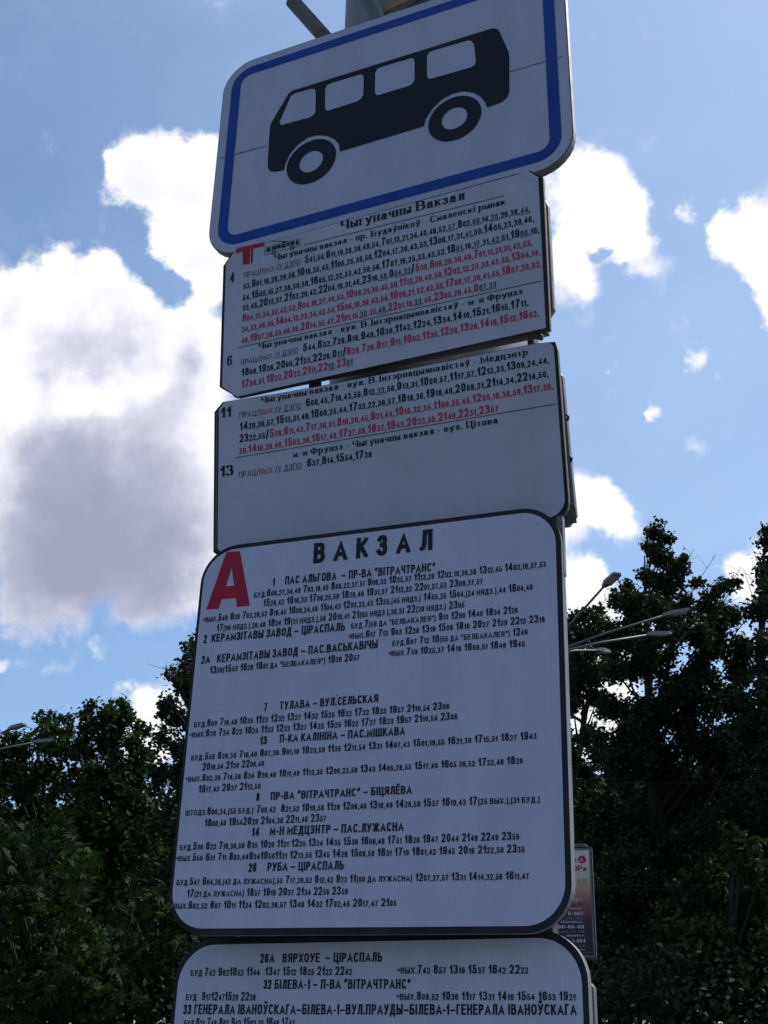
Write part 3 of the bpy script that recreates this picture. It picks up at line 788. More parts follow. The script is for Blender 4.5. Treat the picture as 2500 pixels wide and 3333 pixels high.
    ('26', 's', -0.1858, -0.236, -0.1709, -0.2359, 0.0134),
    ('РУБА – ЦІРАСПАЛЬ', 's', -0.1532, -0.2356, -0.0229, -0.236, 0.0131),
    ('<БУД.>5<47> 6<04,26,(42 ДА ЛУЖАСНА),55> 7<17,20,52> 8<12,42> 9<22> 11<(00 ДА ЛУЖАСНА)> 12<07,27,57> 13<31> 14<14,32,56> 16<11,47>', 's', -0.3117, -0.2539, 0.2649, -0.256, 0.0118),
    ('17<(21 ДА ЛУЖАСНА)> 18<57> 19<19> 20<37> 21<34> 22<56> 23<59>', 's', -0.2907, -0.2722, -0.0151, -0.2725, 0.012),
    ('{•}<ВЫХ.>6<02,52> 8<07> 10<11> 11<24> 12<02,36,57> 13<49> 14<32> 17<02,45> 20<17,47> 21<05>', 's', -0.3172, -0.29, 0.0637, -0.2903, 0.0118),
  ],
  'B': [
    ('26А   ВЯРХОУЕ  – ЦІРАСПАЛЬ', 's', -0.1823, 0.0228, 0.0245, 0.0218, 0.0136),
    ('<БУД >7<42> 9<02>10<52> 11<44>  13<47> 15<12> 18<25> 21<22> 22<42>', 's', -0.3045, 0.0045, -0.0246, 0.0037, 0.0126),
    ('{•}<ВЫХ.>7<42> 8<57> 13<19> 15<37> 16<42> 22<22>', 's', 0.0475, 0.0049, 0.2497, 0.003, 0.0122),
    ('32 БІЛЕВА-1 – П-ВА “ВІТРАЧТРАНС”', 's', -0.1737, -0.0153, 0.0706, -0.0162, 0.0137),
    ('<БУД   >9<17>12<47>15<20> 22<38>', 's', -0.3095, -0.0313, -0.185, -0.032, 0.0129),
    ('{•}<ВЫХ.>8<08,52> 10<36> 11<17> 13<31> 14<16> 15<54> 16<53> 19<21>', 's', 0.0475, -0.0313, 0.3168, -0.0326, 0.0119),
    ('33 ГЕНЕРАЛА ІВАНОЎСКАГА–БІЛЕВА-1–ВУЛ.ПРАУДЫ–БІЛЕВА-1–ГЕНЕРАЛА ІВАНОЎСКАГА', 's', -0.3121, -0.0514, 0.3179, -0.0514, 0.0144),
    ('<БУД >6<21> 7<49> 8<02> 9<42> 15<03,33> 16<48> 17<43>', 's', -0.3087, -0.069, -0.1158, -0.068, 0.0126),
  ],
  'ad': [
    ('п', 'k', -0.0498, 0.2471, -0.0347, 0.247, 0.0278),
    ('А', 'w', -0.0155, 0.2478, 0.0133, 0.2476, 0.0269),
    ('ОР»', 'r', -0.0621, 0.1913, 0.03, 0.1909, 0.0334),
    ('СВ', 'y', -0.0311, 0.1135, 0.0356, 0.1134, 0.0332),
    ('247', 'w', -0.0715, 0.0115, -0.0095, 0.0116, 0.0175),
    ('о, 11', 'k', -0.0726, -0.0147, -0.0071, -0.0146, 0.0157),
    ('орусы»', 'w', -0.0838, -0.0365, -0.0102, -0.0364, 0.0122),
    ('6-061', 'w', -0.0996, -0.0705, -0.0072, -0.0702, 0.0208),
    ('ная, 10а', 'g', -0.1186, -0.0957, -0.0114, -0.0953, 0.0156),
    ('«Евроопта»', 'w', -0.1465, -0.1162, -0.0105, -0.1156, 0.0138),
    ('866-60-69', 'w', -0.1838, -0.1487, -0.0016, -0.1479, 0.0207),
    ('ражная, 68', 'g', -0.1846, -0.1738, 0.0005, -0.1728, 0.0163),
    ('инского р.', 'w', -0.1134, -0.1957, -0.0005, -0.195, 0.0154),
    ('1-664', 'w', -0.0788, -0.2297, 0.0038, -0.2292, 0.0214),
    ('д.3', 'g', -0.0396, -0.255, -0.0031, -0.2548, 0.017),
    ('орка', 'w', -0.0404, -0.2742, -0.0026, -0.2739, 0.0102),
    ('Заказчик', 'g', -0.0143, -0.288, 0.0381, -0.2875, 0.0068),
  ],
}


def board_matrix(key):
    b = BOARDS[key]
    R, o = b['R'], b['o']
    return Matrix(((R[0][0], R[0][1], R[0][2], o[0]), (R[1][0], R[1][1], R[1][2], o[1]), (R[2][0], R[2][1], R[2][2], o[2]), (0, 0, 0, 1)))


INKS = {'mats': [M['ink'], M['ink_red'], M['ink_blue'], M['ink_soft']], 'n': 3}
MESHES_ROWS = 0


def rows(key, z, parent):
    for spec in TEXTS[key]:
        nm = 'route_title' if (spec[1] == 'f' or not any(c in spec[0] for c in '<')) else 'timetable_row'
        text_mesh(nm, spec, z, parent, INKS)


def rule_line(name, p, q, w, z, mat, parent):
    return mesh_obj(name, [(p[0], p[1] - w / 2, z), (q[0], q[1] - w / 2, z), (q[0], q[1] + w / 2, z), (p[0], p[1] + w / 2, z)], [(0, 1, 2, 3)], mat, parent)


def screws(parent, spots, z, r=0.004):
    for (x, y) in spots:
        pts = [(x + r * math.cos(2 * math.pi * k / 10), y + r * math.sin(2 * math.pi * k / 10)) for k in range(10)]
        slab('screw', pts, z, z + 0.0015, M['metal_edge'], parent)


# ---- road sign with the bus ------------------------------------------------
t = thing('bus_stop_sign', 'large white road sign with blue border and black bus pictogram, topmost on the pole', 'road sign', board_matrix('bus'))
w, h = BOARDS['bus']['W'] / 2, BOARDS['bus']['H'] / 2
k = BOARDS['bus']['W'] / 0.6668
bi = rrect(-w, -h, w, h, 0.024 * k)
bo = rrect(-w - .0225 * k, -h - .0235 * k, w + .0225 * k, h + .0225 * k, 0.050 * k)
fo = rrect(-w - .042 * k, -h - .043 * k, w + .042 * k, h + .042 * k, 0.071 * k)
rim = rrect(-w - .0445 * k, -h - .0455 * k, w + .0445 * k, h + .0445 * k, 0.0735 * k)
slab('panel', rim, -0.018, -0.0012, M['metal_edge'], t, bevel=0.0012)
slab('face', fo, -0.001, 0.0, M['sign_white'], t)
ring('blue_border', bo, bi, 0.0005, M['sign_blue'], t)
p = sheet('bus_pictogram', SHAPES['bus_body'], 0.0007, M['sign_black'], t)
for poly in SHAPES['bus_windows']:
    sheet('bus_window', poly, 0.0011, M['sign_white'], p)
for (cx, cy, r), (hx, hy, hr) in zip(SHAPES['bus_wheels'], SHAPES['bus_hubs']):
    a = [2 * math.pi * i / 40 for i in range(40)]
    ring('bus_wheel', [(cx + r * math.cos(q), cy + r * math.sin(q)) for q in a], [(hx + hr * math.cos(q), hy + hr * math.sin(q)) for q in a], 0.0009, M['sign_black'], p)
sm = SHAPES['seam']
mb = MB()
rng = random.Random(5)
for (a, b, dens) in ((sm[0], sm[1], .7), (sm[2], sm[3], .35)):
    n = 26
    for i in range(n):
        x = a[0] + (b[0] - a[0]) * i / n
        y = a[1] + (b[1] - a[1]) * i / n
        blob = (abs(x) < w)
        mb.box((x, y, 0.0008), ((b[0] - a[0]) / n, 0.0011 if not blob else 0.0011 + rng.random() ** 3 * 0.003 * dens, 0.0003))
mb.build('film_seam', M['seam'], t)['kind'] = 'stuff'
mb = MB()
for y in (-h * .5, h * .5):
    mb.box((0, y, -.026), (w * 1.7, .03, .014))
mb.build('stiffener', M['metal_dark'], t)

# ---- trolleybus board, upper ----------------------------------------------
def dark_rim_board(key, name, label, face_pts, panel_pts, thick):
    t = thing(name, label, 'timetable board', board_matrix(key), 'trolleybus timetable boards')
    slab('panel', panel_pts, -thick, -0.0012, M['brown_lip'], t, bevel=0.003)
    slab('dark_rim', panel_pts, -0.0011, -0.0006, M['border_black'], t)
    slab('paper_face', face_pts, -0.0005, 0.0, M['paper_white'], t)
    return t


FT = SHAPES['t_face']
panel = [(-.3345, .1255), (-.312, .1525), (.312, .1615), (.3365, .140), (.3340, -.1590), (-.05, -.1630), (-.292, -.1672), (-.3335, -.1385)]
face = [(-.3278, .1268), (-.3084, .1519), (.3098, .1590), (.3278, .1410), (.3268, -.1555), (-.05, -.1620), (-.2932, -.1664), (-.3272, -.1386)]
t = dark_rim_board('T', 'trolleybus_timetable', 'timetable board with red T emblem and routes 4 and 6, right below the bus sign', face, panel, 0.013)
rows('T', 0.0006, t)
em = sheet('emblem', SHAPES['t_emblem'], 0.0005, M['film_red'], t)
sheet('emblem_slit', SHAPES['t_emblem_line'], 0.0008, M['paper_white'], em)
for a, b in SHAPES['t_rules']:
    rule_line('rule', a, b, 0.0013, 0.0005, M['ink'], t)
# little trolleybus drawing
ic = SHAPES['t_icon']
ix0, ix1, iy0, iy1 = ic[3][0], ic[1][0], ic[2][1] + .001, ic[1][1]
mb = MB()
L = lambda a, b, wd=.0007: mb.tube([(a[0], a[1], .0006), (b[0], b[1], .0006)], wd / 2, 4)
iw, ih = ix1 - ix0, iy1 - iy0
for a, b in (((ix0, iy0), (ix1, iy0)), ((ix0, iy1), (ix1, iy1)), ((ix0, iy0), (ix0, iy1)), ((ix1, iy0), (ix1, iy1)), ((ix0, iy0 + ih * .42), (ix1, iy0 + ih * .42)),
             ((ix0 + iw * .15, iy1 + .012), (ix0 + iw * .58, iy1 + .003)), ((ix0 + iw * .15, iy1 + .0115), (ix0 + iw * .5, iy1 + .004))):
    L(a, b)
for (a, b, lo, hi) in ((.06, .17, .30, .86), (.22, .33, .48, .86), (.35, .46, .48, .86), (.49, .60, .30, .86), (.63, .73, .48, .86), (.75, .85, .48, .86), (.89, .96, .25, .86)):
    mb.box((ix0 + iw * (a + b) / 2, iy0 + ih * (lo + hi) / 2, .0007), (iw * (b - a), ih * (hi - lo), .0003))
mb.box((ix0 + iw * .57, iy1 + .0015, .0007), (iw * .14, .002, .0003))
for c in (.27, .79):
    q = [(ix0 + iw * c + .0042 * math.cos(2 * math.pi * i / 14), iy0 + .0042 * math.sin(2 * math.pi * i / 14)) for i in range(15)]
    mb.tube([(x, y, .0008) for x, y in q], .0008, 4, cap=False)
mb.build('trolleybus_drawing', M['ink'], t)
# curled lamination at the upper right corner
mesh_obj('curled_corner', [(.286, .1592, .0008), (.3098, .1592, .0030), (.3285, .1405, .0036), (.3285, .130, .0008), (.305, .147, .0006)], [(0, 1, 2, 3, 4)], M['paper_white'], t)
# the twin board mounted on the far side of the frame
slab('back_board', [(-.334, -.138), (-.330, -.141), (.316, -.143), (.318, -.112), (.3290, -.097), (.3300, .110), (.326, .122), (.312, .130), (-.326, .136), (-.334, .128)], -.062, -.046, M['metal_edge'], t, bevel=0.004)
mb = MB()
mb.tube([(-.27, -.1610, -.012), (-.1, -.1580, -.0125), (.1, -.1560, -.0115), (.30, -.153, -.012)], .0050, 10)
mb.tube([(.296, -.154, -.012), (.316, -.167, -.014)], [.0085, .005], 8)
mb.build('folded_lip', M['brown_lip'], t, smooth=True)

# ---- trolleybus board, lower ----------------------------------------------
face = [(-.3264, .0440), (-.3150, .0575), (-.20, .0545), (-.08, .0535), (.08, .0548), (.2917, .0585), (.3200, .0560), (.3269, .0470), (.3262, -.2200)]
face += [(.3262 - .030 + .030 * math.cos(rad(a)), -.226 + .030 * math.sin(rad(a))) for a in range(-10, -91, -16)] + [(-.30, -.257), (-.3262, -.23)]
panel = [(-.3366, .0415), (-.3185, .0588), (-.20, .0555), (-.08, .0545), (.08, .0558), (.2940, .0595), (.3300, .0555), (.3330, .0400), (.3322, -.2200)]
panel += [(.3322 - .032 + .032 * math.cos(rad(a)), -.230 + .034 * math.sin(rad(a))) for a in range(-10, -91, -16)] + [(-.30, -.264), (-.3356, -.235)]
t = dark_rim_board('E', 'trolleybus_timetable', 'half empty timetable board with routes 11 and 13, above the board with the red letter', face, panel, 0.016)
rows('E', 0.0006, t)
for a, b in SHAPES['e_rules']:
    rule_line('rule', a, b, 0.0013, 0.0005, M['ink'], t)
mesh_obj('side_groove', [(-.3318, .040, -.0003), (-.3300, .042, -.0003), (-.3292, -.23, -.0003), (-.3310, -.23, -.0003)], [(0, 3, 2, 1)], M['metal_edge'], t)
slab('back_board', [(-.33, .02), (-.31, .045), (.312, .035), (.330, .008), (.3335, -.20), (.3345, -.245), (.320, -.262), (-.31, -.262), (-.33, -.24)], -.058, -.040, M['metal_edge'], t, bevel=0.004)
mesh_obj('bent_corner', [(.322, -.222, -.03), (.3355, -.234, -.034), (.336, -.262, -.034), (.318, -.262, -.03)], [(0, 1, 2, 3), (3, 2, 1, 0)], M['brown_lip'], t)
for y in (-.075, -.15):
    MB().tube([(.3345, y + .005, -.03), (.3375, y, -.026), (.3345, y - .005, -.03)], .0025, 6).build('rivet', M['metal_dark'], t)

# ---- bus boards with black frames -----------------------------------------
def framed_board(key, name, label, x0, y0, x1, y1, r, bw, thick):
    """bw = border widths left, bottom, right, top"""
    t = thing(name, label, 'timetable board', board_matrix(key), 'framed bus timetable boards')
    outer = rrect(x0 - bw[0], y0 - bw[1], x1 + bw[2], y1 + bw[3], tuple(q + .008 for q in r), 10)
    inner = rrect(x0, y0, x1, y1, r, 10)
    slab('panel', outer, -thick, -0.0012, M['metal_edge'], t, bevel=0.0015)
    slab('black_border', outer, -0.0011, -0.0004, M['border_black'], t)
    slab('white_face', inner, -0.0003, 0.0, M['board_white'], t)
    return t


W, H = BOARDS['A']['W'], BOARDS['A']['H']
t = framed_board('A', 'bus_timetable', 'tall black framed bus timetable with big red letter, middle of the stack', -W / 2, -H / 2, W / 2, H / 2,
                 (.058, .060, .058, .060), (.0055, .0100, .0088, .0080), 0.017)
rows('A', 0.0006, t)
a, b = SHAPES['a_letter']
# outer outline cut into pieces round the hole
A = a
mesh_obj('red_letter', [(x, y, .0005) for x, y in A + b],
         [(0, 7, 6, 8), (0, 8, 9, 1), (1, 9, 2), (2, 9, 10, 3), (3, 10, 5, 4), (5, 10, 8, 6)], M['film_red'], t)
slab('patch_strip', rrect(-.285, .026, -.09, .047, .002, 2), 0.0, .0004, M['board_white'], t)
rnd = random.Random(3)
for (x, y), r in zip(SHAPES['a_spots'], (.0018, .0012, .0012)):
    sheet('paint_chip', [(x + r * math.cos(q * .9) * rnd.uniform(.6, 1.3), y + r * math.sin(q * .9) * rnd.uniform(.7, 1.4)) for q in range(7)], .0005, M['ink'], t)
mb = MB()
mb.box((W / 2 + .0045, .262, -.020), (.010, .10, .016))
mb.box((W / 2 + .0035, -.03, -.020), (.010, .42, .014))
mb.build('edge_strip', M['metal_edge'], t)
slab('back_board', rrect(-W / 2, -H / 2 + .01, W / 2 + .0, H / 2 - .03, .05), -.066, -.052, M['metal_edge'], t, bevel=0.003)

W = BOARDS['B']['W']
top = BOARDS['B']['H'] / 2
t = framed_board('B', 'bus_timetable', 'black framed bus timetable starting with route 26A, lowest of the stack', -W / 2, top - .64, W / 2, top,
                 (.06, .06, .062, .062), (.0065, .0100, .0085, .0110), 0.022)
rows('B', 0.0006, t)
mesh_obj('scratch', [(.128, top - .0005, .0004), (.1288, top - .0005, .0004), (.1282, top + .0107, .0004), (.1274, top + .0107, .0004)], [(0, 1, 2, 3)], M['metal_edge'], t)
slab('back_board', rrect(-W / 2, top - .63, W / 2 + .006, top - .055, (.05, .05, .012, .05)), -.062, -.044, M['metal_edge'], t, bevel=0.003)

# ---- pole, frame, brackets -------------------------------------------------
PX, PY, PR = 0.089, 2.27, 0.209
t = thing('utility_pole', 'thick pale grey pole behind the stack of timetable boards', 'pole', Matrix.Translation((PX, PY, 0)))
mb = MB()
mb.tube([(0, 0, 0), (0, 0, 3), (0, 0, 5), (0, 0, 9.5)], [PR + .004, PR, PR - .003, PR - .03], 48)
o = mb.build('shaft', M['pole'], t, smooth=True)
for z in (3.62, 3.10, 2.70, 2.05, 1.35):
    mb = MB()
    n = 40
    q = [(math.cos(2 * math.pi * i / n) * (PR + .004), math.sin(2 * math.pi * i / n) * (PR + .004)) for i in range(n)]
    v, f = [], []
    for (x, y) in q:
        v += [(x, y, z - .02), (x, y, z + .02)]
    for i in range(n):
        j = (i + 1) % n
        f.append((2 * i, 2 * j, 2 * j + 1, 2 * i + 1))
    mesh_obj('clamp_band', v, f, M['metal_dark'], t)

yaw = rad(-23)
fm = Matrix.Translation((0.0, 2.035, 0)) @ Matrix.Rotation(yaw, 4, 'Z')
t = thing('mounting_frame', 'dark steel frame holding the boards against the pole', 'frame', fm)
for x in (-.150, .285):
    MB().box((x, 0, 2.2), (.012, .030, 2.5)).build('upright', M['metal_dark'], t)
for z in (1.35, 2.05, 2.52, 2.92, 3.15, 3.40):
    MB().box((.05, .018, z), (.50, .006, .03)).build('crossbar', M['metal_dark'], t)

t = thing('bracket_pipe', 'short rusty pipe stub sticking out above the left of the bus sign', 'pipe', Matrix.Identity(4))
p0, p1 = at(951 / 1.507, 2 / 1.507, 2.10), at(1150 / 1.507, 226 / 1.507, 2.10)
MB().tube([p0, p1], .0165, 16).build('tube', M['pipe'], t, smooth=False)
d = (p0 - p1).normalized()
MB().tube([p0 - d * .0005, p0 + d * .0012], .0125, 14).build('pipe_end', M['metal_dark'], t)
t = thing('bent_pipe', 'grey green bent pipe in front of the pole above the bus sign', 'pipe', Matrix.Identity(4))
pts = [at(x / 1.507, y / 1.507, 2.03) for x, y in ((1120, -190), (1160, -80), (1196, 0), (1222, 45), (1232, 80), (1236, 120))]
MB().tube(pts, [.020, .020, .019, .018, .017, .016], 14).build('tube', M['pipe_green'], t, smooth=True)
t = thing('wooden_batten', 'tan wooden batten tied across the pole above the bus sign', 'batten', Matrix.Identity(4))
a, b = at(1200 / 1.507, 52 / 1.507, 2.055), at(1460 / 1.507, -70 / 1.507, 2.055)
mid = (a + b) / 2
d = (b - a).normalized()
nrm = Vector((0, -1, 0))
nrm = (nrm - d * nrm.dot(d)).normalized()
rot = Matrix((d, nrm, d.cross(nrm))).transposed()
MB().box(mid, ((b - a).length, .010, .024), rot).build('batten_body', M['strap'], t)


# ---------------------------------------------------------------- ground and street
def grid_sheet(name, x0, x1, y0, y1, z, mat, kind='structure', bumpy=0.0, n=1):
    v, f = [], []
    nx = ny = n
    r = random.Random(9)
    for i in range(nx + 1):
        for j in range(ny + 1):
            v.append((x0 + (x1 - x0) * i / nx, y0 + (y1 - y0) * j / ny, z + r.uniform(-bumpy, bumpy)))
    for i in range(nx):
        for j in range(ny):
            a = i * (ny + 1) + j
            f.append((a, a + ny + 1, a + ny + 2, a + 1))
    return tag(mesh_obj(name, v, f, mat), kind=kind)


grid_sheet('ground', -600, 600, -300, 900, -0.016, M['soil'])
grid_sheet('pavement', -60, 60, -4.0, 10.2, 0.0, M['paving'])
grid_sheet('road', -120, 120, 10.35, 17.0, -0.012, M['asphalt'])
MB().box((0, 10.275, -0.05), (120, .15, .16)).build('kerb', M['kerb'])['kind'] = 'structure'
MB().box((0, 17.08, -0.02), (240, .15, .14)).build('far_kerb', M['kerb'])['kind'] = 'structure'
for i in range(-9, 10):
    o = mesh_obj('lane_marking', [(i * 6, 13.6, -.008), (i * 6 + 3, 13.6, -.008), (i * 6 + 3, 13.72, -.008), (i * 6, 13.72, -.008)], [(0, 1, 2, 3)], M['paint'])
    o['kind'] = 'structure'
grid_sheet('far_pavement', -120, 120, 17.2, 19.6, 0.0, M['paving'])


# ---------------------------------------------------------------- advertising board
def ad_material():
    m, t, p = principled('advert print', (0.6, 0.6, 0.6), 0.4)
    tc = t.new('ShaderNodeTexCoord')
    sp = t.new('ShaderNodeSeparateXYZ')
    t.l.new(tc.outputs['Object'], sp.inputs[0])
    n = t.noise(tc.outputs['Object'], 5.0, 3.0)
    f = t.math('ADD', sp.outputs[1], t.math('MULTIPLY', t.math('SUBTRACT', n, .5), .10))
    f = t.math('ADD', t.math('MULTIPLY', f, 1.55), .5)
    c = t.ramp(f, [(0.0, (.03, .03, .045)), (.34, (.04, .035, .05)), (.47, (.26, .08, .08)), (.62, (.55, .30, .25)), (.74, (.62, .54, .46)), (1.0, (.68, .68, .68))])
    t.l.new(c, p.inputs['Base Color'])
    return m


t = thing('advertising_board', 'white to red and black advert panel with phone numbers, half hidden behind the timetables', 'advertising board', board_matrix('ad'))
x0, x1, y0, y1 = -.50, .046, -.303, .318
slab('housing', rrect(x0 - .02, y0 - .02, x1 + .018, y1 + .02, .008, 3), -.09, -.004, M['metal_dark'], t, bevel=.004)
slab('print', [(x0, y0), (x1, y0), (x1, y1), (x0, y1)], -.0035, 0.0, ad_material(), t)
fr = [(x0 - .012, y0 - .012), (x1 + .010, y0 - .012), (x1 + .010, y1 + .012), (x0 - .012, y1 + .012)]
ring('frame', fr, [(x0, y0), (x1, y0), (x1, y1), (x0, y1)], .003, M['metal_edge'], t)
slab('lamp_cover', rrect(x0 + .1, y1 + .02, x1 - .012, y1 + .038, .006, 3), -.06, .01, M['metal_edge'], t)
MB().box((x0 + .05, -1.20, -.12), (.06, 2.40, .06)).build('post', M['metal_dark'], t)
MB().box((-.2, -.335, -.04), (.40, .02, .05)).build('bottom_rail', M['metal_dark'], t)
ccx, ccy = SHAPES['ad_circle'][0]
sheet('logo_disc', [(ccx + .0245 * math.cos(2 * math.pi * i / 24), ccy + .0245 * math.sin(2 * math.pi * i / 24)) for i in range(24)], .0008, M['film_red'], t)
AD_INK = {'mats': [M['ink'], M['film_red'], principled('pale grey print', (.17, .17, .2), .5)[0], principled('yellow print', (.45, .38, .03), .5)[0], principled('white print', (.50, .50, .54), .5)[0]], 'wcol': 4}
for spec in TEXTS['ad']:
    text_mesh('print_line', spec, .0016, t, AD_INK)


# ---------------------------------------------------------------- lamp masts
def lamp_mast(hub, azs, L, rise, label):
    t = thing('lamp_mast', label, 'lamp mast', Matrix.Translation((hub.x, hub.y, 0)), 'lamp masts with arms spread like spokes')
    hz = hub.z
    MB().tube([(0, 0, 0), (0, 0, hz * .5), (0, 0, hz + .15)], [.14, .11, .075], 16).build('shaft', M['mast'], t, smooth=True)
    MB().tube([(0, 0, hz - .12), (0, 0, hz + .12)], [.13, .13], 16).build('hub', M['mast'], t)
    for az in azs:
        d = Vector((math.cos(rad(az)), math.sin(rad(az)), 0))
        tip = d * L + Vector((0, 0, hz + rise))
        arm = MB().tube([Vector((0, 0, hz)), Vector((0, 0, hz)) + d * L * .5 + Vector((0, 0, rise * .55)), tip], [.026, .023, .019], 10).build('arm', M['mast'], t, smooth=True)
        dd = (d * L + Vector((0, 0, rise * .55))).normalized()
        side = dd.cross(Vector((0, 0, 1))).normalized()
        up = side.cross(dd)
        # tapered luminaire body
        v = []
        for (s, wd, lo, hi) in ((-.14, .035, -.028, .028), (-.05, .06, -.035, .04), (.0, .08, -.04, .042), (.30, .08, -.035, .028), (.35, .07, -.025, .015)):
            for (a, b) in ((-wd, lo), (wd, lo), (wd * .85, hi), (-wd * .85, hi)):
                v.append(tip + dd * s + side * a + up * b)
        f = [(3, 2, 1, 0), (16, 17, 18, 19)]
        for i in range(4):
            for q in range(4):
                q2 = (q + 1) % 4
                f.append((i * 4 + q, i * 4 + q2, (i + 1) * 4 + q2, (i + 1) * 4 + q))
        lum = mesh_obj('luminaire', v, f, M['ice_grey'], t)
        g = [tip + dd * s + side * a - up * .045 for s, a in ((.03, -.06), (.03, .06), (.28, .06), (.28, -.06))]
        g2 = [q + up * .02 for q in g]
        mesh_obj('lens', g + g2, [(3, 2, 1, 0), (0, 1, 5, 4), (1, 2, 6, 5), (2, 3, 7, 6), (3, 0, 4, 7)], M['lens'], lum)
    return t


lamp_mast(at(1180, 1414, 22), [-70, -14, 18, 54, 119, 160, 204, 252], 2.28, .66, 'lamp mast right behind the board stack with three long arms reaching right')
lamp_mast(at(-143, 1652, 31), [-28, 8, 52, 96, 140, 188, 232, 276], 2.35, .68, 'lamp mast at the far left of which only arm tips show above the trees')

# ---------------------------------------------------------------- overhead wires
def wire(p, q, sag, label):
    mb = MB()
    n = 24
    pts = [p.lerp(q, i / n) - Vector((0, 0, sag * 4 * (i / n) * (1 - i / n))) for i in range(n + 1)]
    mb.tube(pts, .0022, 5)
    tag(mb.build('overhead_wire', M['wire']), label, 'wire', 'thin wires strung across in front of the trees')


for (ya, yb, lab) in ((1684, 1684, 'thin wire crossing in front of the trees, uppermost of the three'),
                      (1909, 1905, 'thin wire crossing in front of the left trees, middle of the three'),
                      (1918, 1913, 'thin wire crossing in front of the left trees, lowest of the three')):
    a, b = at(0, ya, 19.5), at(1659, yb, 19.5)
    dv = (b - a)
    wire(a - dv * 2.0, b + dv * 2.0, 0.05, lab)


# ---------------------------------------------------------------- trees
def leaf_cloud(name, centers, normals_rng, size, mat, parent, palmate=False, seed=1):
    """many small folded leaf faces; centers = (N,3) array"""
    g = np.random.default_rng(seed)
    N = len(centers)
    # random orientation, biased to hang and to face upwards
    n = g.normal(size=(N, 3))
    n[:, 2] = np.abs(n[:, 2]) * 1.2 + 0.2
    n /= np.linalg.norm(n, axis=1)[:, None]
    a = g.normal(size=(N, 3))
    a[:, 2] -= 0.5
    a -= n * np.sum(a * n, axis=1)[:, None]
    a /= np.linalg.norm(a, axis=1)[:, None]
    b = np.cross(n, a)
    s = size * g.uniform(0.65, 1.3, N)[:, None]
    if not palmate:
        p0 = centers - a * s * .5
        p1 = centers + b * s * .36 - a * s * .02 + n * s * .10
        p2 = centers + a * s * .55 - n * s * .05
        p3 = centers - b * s * .36 - a * s * .02 + n * s * .10
        V = np.stack([p0, p1, p2, p3], 1).reshape(-1, 3)
        nq = N
    else:
        quads = []
        for k, ang in enumerate((-1.15, -.58, 0, .58, 1.15)):
            d = a * math.cos(ang) + b * math.sin(ang)
            e = np.cross(n, d)
            ln = s * (1.0 - .16 * abs(ang))
            dr = n * (-.28) * ln
            quads.append(np.stack([centers, centers + d * ln * .66 + e * ln * .14 + dr * .35, centers + d * ln + dr, centers + d * ln * .66 - e * ln * .14 + dr * .35], 1))
        V = np.concatenate(quads, 0).reshape(-1, 3)
        nq = N * 5
    me = bpy.data.meshes.new(name)
    me.vertices.add(nq * 4)
    me.vertices.foreach_set('co', V.astype(np.float32).ravel())
    me.loops.add(nq * 4)
    me.loops.foreach_set('vertex_index', np.arange(nq * 4, dtype=np.int32))
    me.polygons.add(nq)
    me.polygons.foreach_set('loop_start', np.arange(0, nq * 4, 4, dtype=np.int32))
    me.polygons.foreach_set('loop_total', np.full(nq, 4, dtype=np.int32))
    me.materials.append(mat)
    me.update()
    o = bpy.data.objects.new(name, me)
    C.objects.link(o)
    o.parent = parent
    o['kind'] = 'stuff'
    return o


